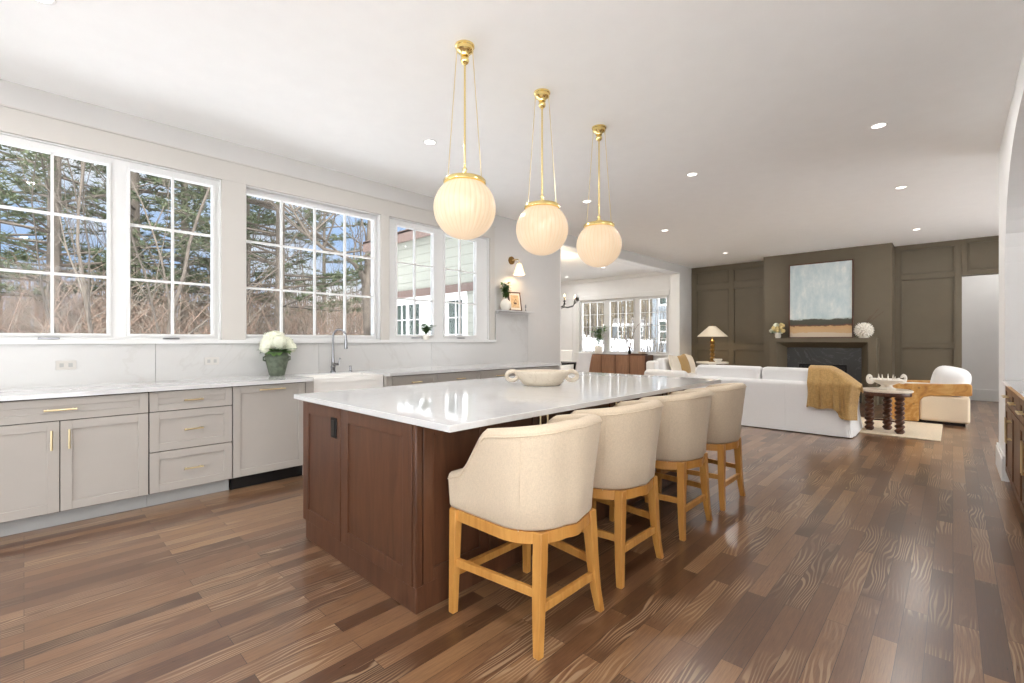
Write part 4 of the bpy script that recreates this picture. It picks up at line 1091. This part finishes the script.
# splayed reveal
mn.add([(XF+.001, i0, 0), (XF+.001, i0, it), (XB, k0, kt), (XB, k0, 0)], [(0, 1, 2, 3)])
mn.add([(XF+.001, i1, 0), (XF+.001, i1, it), (XB, k1, kt), (XB, k1, 0)], [(0, 3, 2, 1)])
mn.add([(XF+.001, i0, it), (XF+.001, i1, it), (XB, k1, kt), (XB, k0, kt)], [(0, 1, 2, 3)])
mn.build('mantel', M['olive'], fp, bevel=.003)
ss = MB(); f0, f1, ft = 1.56, 2.40, .75
ss.box(XB, XB+.1, k0-.02, f0, 0, kt+.02).box(XB, XB+.1, f1, k1+.02, 0, kt+.02).box(XB, XB+.1, f0, f1, ft, kt+.02).box(XB, XB+.1, f0, f1, 0, .15)
ss.build('stone_surround', M['soapstone'], fp)
fb = MB(); fb.box(XB+.07, XB+.11, f0, f1, .15, ft); fb.build('firebox', M['black'], fp)
fm_ = MB(); fm_.box(XB-.006, XB+.03, f0-.0, f1+.0, ft-.03, ft).box(XB-.006, XB+.03, f0, f0+.03, .15, ft-.03).box(XB-.006, XB+.03, f1-.03, f1, .15, ft-.03)
for i in range(4): fm_.box(XB+.02, XB+.03, f0+.03, f1-.03, ft-.06-.02*i, ft-.05-.02*i)
fm_.build('metal_insert', M['iron'], fp, bevel=.002)
# painting
pt = thing('painting', (0, 0, 0), 'framed abstract landscape leaning above the mantel, pale sky over ochre', 'painting')
PW, PH = 1.15, 1.60
p_ = MB(); q = .022
p_.box(-.02, .03, -PW/2, PW/2, 0, q).box(-.02, .03, -PW/2, PW/2, PH-q, PH).box(-.02, .03, -PW/2, -PW/2+q, q, PH-q).box(-.02, .03, PW/2-q, PW/2, q, PH-q)
p_.build('frame', M['turned'], pt, bevel=.002)
MB().box(-.004, .015, -PW/2+q, PW/2-q, q, PH-q).build('canvas', M['painting'], pt)
pt.location = (11.555, 2.035, mt+.001); pt.rotation_euler = (0, math.radians(.8), 0)
# mantel flowers
fl = thing('flower_vase', (11.38, 2.78, mt), 'glass vase of pale yellow flowers at the mantel left end', 'flower vase')
MB().lathe([(0, 0), (.045, 0), (.06, .04), (.055, .09), (.062, .12), (.058, .12), (.05, .09), (0, .02)], 24, (11.38, 2.78, mt)).build('vase', M['ceramic'], fl)
r = random.Random(11)
for i in range(19):
    a = r.uniform(0, 6.28); q_ = r.uniform(.02, .19); c = Vector((11.38+q_*.5*math.cos(a), 2.78+q_*math.sin(a), mt+.14+r.uniform(.0, .15)))
    b = MB(); R_ = r.uniform(.045, .06)
    for k in range(34):
        g = math.pi*(3-5**.5)*k; z = 1-2*(k+.5)/34; qq = (1-z*z)**.5; n_ = Vector((qq*math.cos(g), qq*math.sin(g), z)); p = c+n_*R_*.7
        t1 = n_.orthogonal().normalized(); t2 = n_.cross(t1); b.add([p-t1*.018, p+t2*.018, p+t1*.018+n_*.012, p-t2*.018+n_*.012], [(0, 1, 2, 3)])
    b.sphere(tuple(c), R_*.72, 6); b.build('bloom', M['petal_y' if i % 3 else 'petal'], fl, smooth=0)
lf = MB()
for i in range(14):
    a = r.uniform(0, 6.28); leaf_mesh(lf, (11.38, 2.78, mt+.12), (math.cos(a)*.6, math.sin(a), r.uniform(.0, .5)), .13, .05)
lf.build('leaves', M['leaf_dark'], fl, smooth=0)
# spiky vase with twigs
sv2 = thing('spiked_vase', (11.38, 1.27, mt), 'round white spiked vase with bare twigs at the mantel right end', 'vase')
c = Vector((11.38, 1.27, mt+.150))
b = MB().sphere(tuple(c), .125, 14)
for k in range(110):
    g = math.pi*(3-5**.5)*k; z = 1-2*(k+.5)/110
    if abs(z) > .92: continue
    qq = (1-z*z)**.5; n_ = Vector((qq*math.cos(g), qq*math.sin(g), z)); b.tube([c+n_*.115, c+n_*.172], [.019, .002], 6, cap=False)
b.lathe([(0, -.15), (.06, -.15), (.065, -.11), (0, -.10)], 20, tuple(c)).lathe([(.035, .11), (.042, .15), (.036, .15), (.028, .11)], 20, tuple(c))
b.build('vase', M['ceramic'], sv2)
for k, (dy, dz) in enumerate(((-.22, .30), (-.30, .24), (-.10, .16))):
    tw = MB(); tw.tube([c+Vector((0, 0, .08)), c+Vector((-.01, dy*.45, .10+dz*.4)), c+Vector((.0, dy, .12+dz))], [.004, .003, .0015], 6)
    for j in range(5):
        f = .45+.12*j; p = c+Vector((0, dy*f, .10+dz*f)); tw.tube([p, p+Vector((0, -.03, .045))], [.0025, .001], 5)
    tw.build('twig', M['twig'], sv2)

# ================================================================== DINING ROOM THINGS
sbx0, sbx1, sy0, sy1 = 11.55, 12.02, 6.02, 7.88
sd = thing('sideboard', (11.78, 6.95, 0), 'walnut sideboard with four doors under the dining room windows', 'sideboard')
MB().box(sbx0+.022, sbx1, sy0, sy1, .20, .845).build('cabinet_body', M['turned'], sd, bevel=.003)  # darker wood paints shade into the gaps between the doors
for i in range(4):
    wdd = (sy1-sy0-.02)/4; a = sy0+.01+i*wdd
    f = MB().box(sbx0+.008, sbx0+.022, a+.012, a+wdd-.012, .215, .83)
    ar = [(a+.04+(wdd-.08)/2*(1-math.cos(t)), .62+.14*math.sin(t)) for t in [math.pi*k/10 for k in range(11)]]
    f.prism([(a+.04, .25)]+ar+[(a+wdd-.04, .25)], sbx0-.002, sbx0+.008, axis='x')
    f.build('door', M['walnut_light'], sd, bevel=.002)
for yy in (sy0+.06, sy1-.06):
    for xx in (sbx0+.06, sbx1-.05): MB().tube([(xx, yy, 0), (xx, yy, .2)], [.015, .025], 12).build('leg', M['walnut_light'], sd)
gp = thing('potted_plant', (11.75, 7.62, .846), 'leafy green plant in a glass pot on the sideboard left end', 'plant')
MB().lathe([(0, 0), (.10, 0), (.12, .05), (.125, .22), (.11, .24), (.10, .22), (0, .2)], 28, (11.75, 7.62, .846)).build('pot', M['ceramic'], gp)
leafy(gp, (11.75, 7.62, 1.05), .68, .42, 20, 9, .15, .075, 'leaf', 21)
tr = thing('tray', (11.75, 6.35, .846), 'dark tray on the sideboard right end', 'tray')
MB().lathe([(0, 0), (.2, 0), (.22, .03), (.21, .03), (.19, .01), (0, .01)], 36, (11.75, 6.35, .846), sx=.8, sy=1.4).build('tray_body', M['turned'], tr)
bl2 = MB().lathe([(0, 0), (.05, 0), (.12, .06), (.13, .08), (.12, .08), (.05, .02), (0, .02)], 28, (11.75, 6.22, .858)).build('serving_bowl', M['stonebowl'], origin=(11.75, 6.22, .858))
tag(bl2, 'shallow cream bowl standing on the dark sideboard tray', 'bowl')
dd = thing('branch_vase', (11.78, 6.62, .858), 'slim dark vase of tall bare branches on the sideboard', 'vase')
MB().lathe([(0, 0), (.035, 0), (.045, .06), (.02, .14), (.024, .16), (.016, .16), (0, .1)], 20, (11.78, 6.62, .858)).build('vase', M['iron'], dd)
r = random.Random(5)
for k in range(4):
    b = MB(); p = Vector((11.78, 6.62, 1.0)); pts = [p]
    for j in range(6): p = p+Vector((r.uniform(-.02, .02), (k-1.5)*.03+r.uniform(-.03, .03), .11)); pts.append(p)
    b.tube(pts, [.013-.0016*i for i in range(7)], 5)
    for j in range(2, 7): b.tube([pts[j], pts[j]+Vector((0, r.uniform(-.14, .14), .10))], [.007, .002], 4)
    b.build('branch', M['twig'], dd)
# dining table + chairs
dt = thing('dining_table', (8.0, 6.75, 0), 'long black dining table partly hidden by the wall edge', 'table')
MB().box(7.1, 8.72, 6.1, 8.6, .72, .76).build('table_top', M['iron'], dt, bevel=.006)
for xx in (7.2, 8.62):
    for yy in (6.2, 8.5): MB().bar((xx, yy, 0), (xx, yy, .72), .07, .07).build('leg', M['iron'], dt)
def dining_chair(x, y, rz, lb):
    r = thing('dining_chair', (0, 0, 0), lb, 'dining chair', 'dining chairs round the black table')
    MB().box(-.24, .24, -.24, .24, .38, .48).build('seat', M['slip'], r, bevel=.03, seg=3)
    bk = MB().grid(lambda u, v: (-.24+.48*u, .235+.03*math.sin(math.pi*u)+.10*v**1.4, .44+.56*v), 16, 16); b_ = bk.build('backrest', M['slip'], r, smooth=180)
    mm = b_.modifiers.new('thickness', 'SOLIDIFY'); mm.thickness = .05; mm = b_.modifiers.new('bevel', 'BEVEL'); mm.width = .015
    for sx in (-1, 1):
        for sy in (-1, 1): MB().bar((sx*.2, sy*.2, 0), (sx*.2, sy*.2, .38), .03, .03, 0, .045, .045).build('leg', M['iron'], r)
    r.location = (x, y, 0); r.rotation_euler = (0, 0, rz)
    return r
c0 = dining_chair(8.98, 7.0, -math.pi/2, 'white upholstered dining chair at the right side of the black table')
dup(c0, (8.98, 7.9, 0), -math.pi/2, 'white upholstered dining chair farther along the black table')
dup(c0, (8.05, 5.86, 0), math.pi, 'white upholstered dining chair at the near end of the black table')
# chandelier
hx, hy_, hz = 8.20, 6.40, 2.03
chn = thing('chandelier', (hx, hy_, H), 'black iron ring chandelier with candle bulbs over the dining table', 'chandelier')
MB().lathe([(.001, -.03), (.04, -.03), (.06, -.01), (.06, 0), (.001, 0)], 24, (hx, hy_, H)).build('canopy', M['iron'], chn)
MB().tube([(hx, hy_, H-.03), (hx, hy_, hz-.02)], .008, 8).sphere((hx, hy_, hz), .035, 8).build('rod', M['iron'], chn)
for k in range(8):
    a = 2*math.pi*k/8+.25; ca, sa = math.cos(a), math.sin(a); R_ = .42
    am = MB().tube([(hx+ca*q_, hy_+sa*q_, hz+z) for q_, z in ((0, 0), (.12, -.03), (.25, -.045), (.37, -.02), (R_, .05))], .008, 8)
    am.lathe([(0, .05), (.03, .055), (.034, .07), (.028, .065), (0, .06)], 16, (hx+ca*R_, hy_+sa*R_, hz)).build('arm', M['iron'], chn)
    cd_ = MB().lathe([(0, .06), (.011, .06), (.011, .15), (0, .15)], 12, (hx+ca*R_, hy_+sa*R_, hz)).build('candle', M['iron'], chn)
    MB().lathe([(.001, .15), (.012, .165), (.014, .18), (.008, .205), (.001, .225)], 12, (hx+ca*R_, hy_+sa*R_, hz)).build('bulb', M['bulb'], cd_)
light('chandelier_glow', 'POINT', (hx, hy_, hz+.35), 40, (1, .85, .65), .3, chn)

# ================================================================== OUTDOORS
def gh(x, y):
    e = max(0, x-20)/26; n_ = max(0, y-20)/45
    return -.75 + 1.6*min(1.3, e) + 1.7*min(1.6, n_)
g = MB().grid(lambda u, v: (-60+190*u, -60+170*v, gh(-60+190*u, -60+170*v)), 60, 60)
# leave out the house footprint: lies below the floor slab everywhere
struct(g, 'ground', M['snow'], smooth=180)

def grow(mb, p, d, L, r0, depth, rr, n=4, droop=0, split=(2, 3), spread=.6, m=0):
    pts = [p]; rad = [r0]; seg = 4
    for i in range(seg):
        d = (d + Vector((rr.uniform(-1, 1), rr.uniform(-1, 1), rr.uniform(-.5, .7)))*.13).normalized()
        p = p + d*L/seg; pts.append(p); rad.append(r0*(1-.45*(i+1)/seg))
    mb.tube(pts, rad, n if depth > 1 else 3, m, cap=False)
    if depth <= 0: return
    k = rr.randint(*split)
    for i in range(k):
        f = rr.uniform(.45, 1); q = pts[min(seg, int(f*seg))]
        ax = Vector((rr.uniform(-1, 1), rr.uniform(-1, 1), rr.uniform(-.2, .5))).normalized()
        nd = (d + ax*spread*rr.uniform(.7, 1.4)).normalized()
        grow(mb, q, nd, L*rr.uniform(.55, .8), rad[-1]*.75, depth-1, rr, n, droop, split, spread, m)
    grow(mb, pts[-1], d, L*.75, rad[-1], depth-1, rr, n, droop, split, spread, m)
def bare_tree(seed, hgt, r0, m, lb, depth=5, spread=.6):
    rr = random.Random(seed); r = thing('bare_tree', (0, 0, 0), lb, 'tree', 'bare trees outside')
    mb = MB(); grow(mb, Vector((0, 0, -.3)), Vector((rr.uniform(-.08, .08), 0, 1)), hgt*.36, r0, depth, rr, 6, split=(2, 3), spread=spread)
    mb.build('branches', M[m], r, smooth=180)
    return r
def pine(seed, hgt, lb, z0=3.0, dens=1.0):
    rr = random.Random(seed); r = thing('pine_tree', (0, 0, 0), lb, 'tree', 'pine trees outside')
    MB().tube([(0, 0, -.3), (0.05, 0, hgt*.5), (0, .05, hgt)], [.17, .12, .03], 8).build('trunk', M['bark'], r)
    nd = MB(); br = MB(); z = z0
    while z < hgt:
        Lb = (hgt-z)*.34+.6; Lb *= rr.uniform(.75, 1.1)
        for k in range(rr.randint(3, 5)):
            a = rr.uniform(0, 6.28); rise = rr.uniform(-.08, .25); dv = Vector((math.cos(a), math.sin(a), rise)).normalized()
            base = Vector((0, 0, z+rr.uniform(-.2, .2))); L_ = Lb*rr.uniform(.7, 1.1)
            pts = [base+dv*L_*f+Vector((0, 0, .10*L_*f*f)) for f in (0, .35, .7, 1)]
            br.tube(pts, [.04, .028, .016, .006], 4, cap=False)
            for q in range(int(16*dens*L_/2.5)+4):
                f = rr.uniform(.25, 1.02); c = base+dv*L_*f+Vector((0, 0, .10*L_*f*f)) + Vector((rr.uniform(-1, 1), rr.uniform(-1, 1), rr.uniform(-.3, .4)))*.28*(1.1-f*.4)
                for j in range(9):
                    n_ = Vector((rr.uniform(-1, 1), rr.uniform(-1, 1), rr.uniform(-.25, .75))).normalized(); ll = rr.uniform(.14, .26)
                    s_ = n_.cross(Vector((rr.uniform(-1, 1), rr.uniform(-1, 1), rr.uniform(-1, 1)))).normalized()*.022
                    nd.add([c-s_, c+s_, c+n_*ll], [(0, 1, 2)])
        z += rr.uniform(.45, .7)
    br.build('boughs', M['bark'], r); nd.build('needles', M['needle'], r, smooth=0)
    return r
def place(o, u, y, rz=0, sc_=1.0, label=None, copy=True):
    """stand a tree outside: u = bearing as a slope x/y from the photographer"""
    x = u*y
    if copy: o = dup(o, label=label)
    o.location = (x, y, gh(x, y)); o.rotation_euler = (0, 0, rz); o.scale = (sc_,)*3
    return o
P1 = pine(1, 15, 'dense green pine filling the top of the leftmost window'); place(P1, .03, 17, 0, 1, copy=False)
place(P1, .13, 21, 2.1, 1.1, 'pine behind the right half of the leftmost window')
P2 = pine(2, 16, 'tall pine with green boughs in the left half of the middle window', 3.2); place(P2, .36, 15.5, 0, 1, copy=False)
place(P2, .30, 20, 1.4, .95, 'pine at the left edge of the middle window')
place(P1, .20, 24, 4.0, 1.1, 'pine seen through the second window pane from the left')
place(P2, .455, 27, 3.0, .8, 'smaller distant pine just right of the big middle pine')
place(P1, .26, 30, 5.0, 1.0, 'distant pine between the second and middle windows')
place(P2, -.03, 23, 5.0, 1.1, 'pine cut by the left edge of the picture')
B1 = bare_tree(3, 11, .075, 'bark', 'bare brown tree in the second window pane', 5); place(B1, .17, 14, 0, 1, copy=False)
B2 = bare_tree(8, 10, .06, 'bark', 'bare tree in front of the leftmost pines', 5, .75); place(B2, .075, 13, 0, 1, copy=False)
B3 = bare_tree(12, 12, .065, 'bark', 'slim bare tree in the centre of the middle window', 5, .5); place(B3, .42, 22, 0, 1, copy=False)
rr = random.Random(40)
blabels = ['slender bare tree of the thicket, far left', 'crooked bare tree of the thicket beside the first pine', 'bare tree of the thicket behind the first muntin', 'bare tree of the thicket left of the second window',
           'bare tree of the thicket at the second window centre', 'bare tree of the thicket at the second window right', 'bare tree of the thicket left of the big pine', 'bare tree of the thicket under the big pine',
           'bare tree of the thicket right of the big pine', 'bare tree of the thicket against open sky', 'thin bare tree left of the leaning grey trunk', 'bare tree of the thicket far right of the middle window']
for i, lb in enumerate(blabels):
    u = -.02+.60*(i+.5)/12+rr.uniform(-.015, .015); place((B1, B2, B3)[i % 3], u, rr.uniform(17, 30), rr.uniform(0, 6), rr.uniform(.6, .95), lb)
# leaning oak with the great arching limb at the right of the middle window
ok = thing('oak_tree', (0, 0, 0), 'leaning grey oak with one arching limb, right of the middle window', 'tree')
rr = random.Random(77); mb = MB()
oy = 12.5
def wp(u, v, y):      # picture bearing to a point at depth y
    t = (u-512)/463.9; th = math.radians(43.55); c_, s_ = math.cos(th), math.sin(th)
    d = y/(s_-t*c_); return Vector((d*(c_+t*s_), y, CAM_H+(340-v)*d/463.9))
tk = [wp(371, 420, oy), wp(368, 330, oy), wp(366, 290, oy), wp(369, 250, oy), wp(372, 200, oy), wp(378, 140, oy)]
mb.tube(tk, [.15, .13, .115, .10, .085, .06], 10)
lb_ = [wp(367, 294, oy), wp(363, 276, oy), wp(354, 263, oy), wp(340, 254, oy), wp(324, 249, oy), wp(308, 236, oy), wp(294, 212, oy)]
mb.tube(lb_, [.10, .085, .075, .062, .05, .04, .028], 8)
for q, s_ in ((lb_[2], 1), (lb_[3], 1), (lb_[4], 1), (lb_[5], 1), (tk[3], 1), (tk[4], 1), (tk[5], 1), (tk[2], 1), (lb_[6], 1)):
    for k in range(3): grow(mb, q, Vector((rr.uniform(-1, .8), rr.uniform(-.5, .5), rr.uniform(.1, 1))).normalized(), rr.uniform(.9, 1.6), .035, 3, rr, 4, split=(1, 2))
mb.build('branches', M['bark'], ok, smooth=180)
# brushwood (nobody could count it)
def thicket(name, lb, n, x0f, x1f, y0, y1, h0, h1, mats, seed, rad=.018, curve=.35):
    rr = random.Random(seed); mb = MB()
    for i in range(n):
        y = rr.uniform(y0, y1); x = rr.uniform(x0f, x1f)*y; h = rr.uniform(h0, h1); z = gh(x, y)-.1; a = rr.uniform(0, 6.28)
        b = Vector((x, y, z)); w_ = Vector((math.cos(a), math.sin(a), 0))*h*curve*rr.uniform(.2, 1)
        mi = rr.randint(0, len(mats)-1); p1 = b+Vector((0, 0, h*.5))+w_*.25; p2 = b+Vector((0, 0, h*.85))+w_*.7; p3 = b+Vector((0, 0, h))+w_*1.2
        mb.tube([b, p1, p2, p3], [rad, rad*.8, rad*.5, rad*.25], 3, mi, cap=False)
        for k in range(5):
            q = b.lerp(p1, rr.uniform(.3, 1)) if k < 2 else p1.lerp(p2, rr.random()); e = q+Vector((rr.uniform(-1, 1), rr.uniform(-1, 1), rr.uniform(.1, 1)))*h*.22
            mb.tube([q, q.lerp(e, .5)+Vector((0, 0, .1)), e], [rad*.5, rad*.4, rad*.15], 3, mi, cap=False)
    o = mb.build(name, [M[k] for k in mats], smooth=180, origin=((x0f+x1f)/2*y0, y0, 0)); return tag(o, lb, 'brush', kind='stuff')
thicket('brushwood', 'tangled rusty brushwood outside the kitchen windows', 1700, -.06, .62, 14, 26, 2.4, 4.2, ('brush', 'brush2', 'brush'), 1, .013, .8)
thicket('distant_woods', 'grey distant bare woods behind the brush', 900, -.08, .66, 30, 46, 3.5, 6.5, ('brush2', 'brush', 'bark'), 2, .035, .12)
# beyond the dining windows
def thicket2():
    rr = random.Random(9); mb = MB()
    for i in range(900):
        x = rr.uniform(48, 62); y = rr.uniform(18, 52); h = rr.uniform(5, 8.5); z = gh(x, y)-.2; b = Vector((x, y, z)); e = b+Vector((rr.uniform(-.5, .5), rr.uniform(-.5, .5), h))
        mb.tube([b, b.lerp(e, .5), e], [.09, .06, .02], 3, i % 2, cap=False)
        for k in range(4):
            q = b.lerp(e, rr.uniform(.3, .95)); mb.tube([q, q+Vector((rr.uniform(-1, 1), rr.uniform(-1, 1), rr.uniform(.2, 1)))*1.4], [.035, .01], 3, i % 2, cap=False)
    return mb
o = thicket2().build('far_woodland', [M['tanwood'], M['brush2']], smooth=180, origin=(55, 35, 0)); tag(o, 'bare tan woodland beyond the snow outside the dining windows', 'woods', kind='stuff')
def house(name, x, y0, y1, dx, h, roofh, m, lb, wins):
    z = gh(x, (y0+y1)/2)-.3
    r = thing(name, (x+dx/2, (y0+y1)/2, z), lb, 'house')
    MB().box(x, x+dx, y0, y1, z, z+h).build('wall', M[m], r)
    ym_ = (y0+y1)/2
    MB().prism([(x-.4, z+h), (x+dx+.4, z+h), (x+dx/2, z+h+roofh)], y0-.3, y1+.3, axis='y').build('roof', M['roof'], r)
    MB().box(x-.42, x-.34, y0-.3, y1+.3, z+h-.15, z+h+.12).build('gutter', M['white'], r)
    for (a, b, c, d) in wins:
        f = MB(); f.box(x-.06, x, a-.12, a, z+c-.12, z+d+.12).box(x-.06, x, b, b+.12, z+c-.12, z+d+.12).box(x-.06, x, a, b, z+c-.12, z+c).box(x-.06, x, a, b, z+d, z+d+.12)
        f.box(x-.05, x-.01, (a+b)/2-.04, (a+b)/2+.04, z+c, z+d).box(x-.05, x-.01, a, b, z+(c+d)/2-.04, z+(c+d)/2+.04)
        w_ = f.build('window', M['white'], r); MB().box(x-.02, x-.005, a, b, z+c, z+d).build('pane', M['darkglass'], w_, smooth=0)
    return r
house('neighbor_house', 33, 4.0, 16.6, 9, 6.4, 2.6, 'siding_blue', 'blue-grey neighbouring house seen in the right dining window', [(14.9, 16.0, 1.4, 2.9), (14.9, 16.0, 4.2, 5.7), (11.8, 12.9, 4.2, 5.7), (11.8, 12.9, 1.4, 2.9), (8.5, 9.6, 1.4, 2.9), (8.5, 9.6, 4.2, 5.7)])
house('neighbor_garage', 50, 25.5, 31.5, 6, 2.0, 1.0, 'siding_blue', 'low grey outbuilding with snowy surroundings in the middle dining window', [(26.4, 27.6, .7, 1.6), (28.4, 29.6, .7, 1.6)])
for i, (x, y, s_, lb) in enumerate(((15.2, 7.25, .36, 'bare shrub against the blue house outside'), (16.5, 8.4, .42, 'taller bare shrub just left of the blue house'), (16.0, 9.3, .30, 'low bare shrub in the snow, middle dining window'), (17.5, 11.6, .36, 'bare sapling beyond the left dining window'))):
    o = thing('bare_shrub', (0, 0, 0), lb, 'shrub', 'bare shrubs in the snow'); rr = random.Random(60+i); mb = MB()
    for k in range(7): grow(mb, Vector((rr.uniform(-.15, .15), rr.uniform(-.15, .15), -.1)), Vector((rr.uniform(-.6, .6), rr.uniform(-.6, .6), 1)).normalized(), s_*3.8, .042, 4, rr, 4, split=(1, 2))
    mb.build('branches', M['bark'], o, smooth=180); o.location = (x, y, gh(x, y))
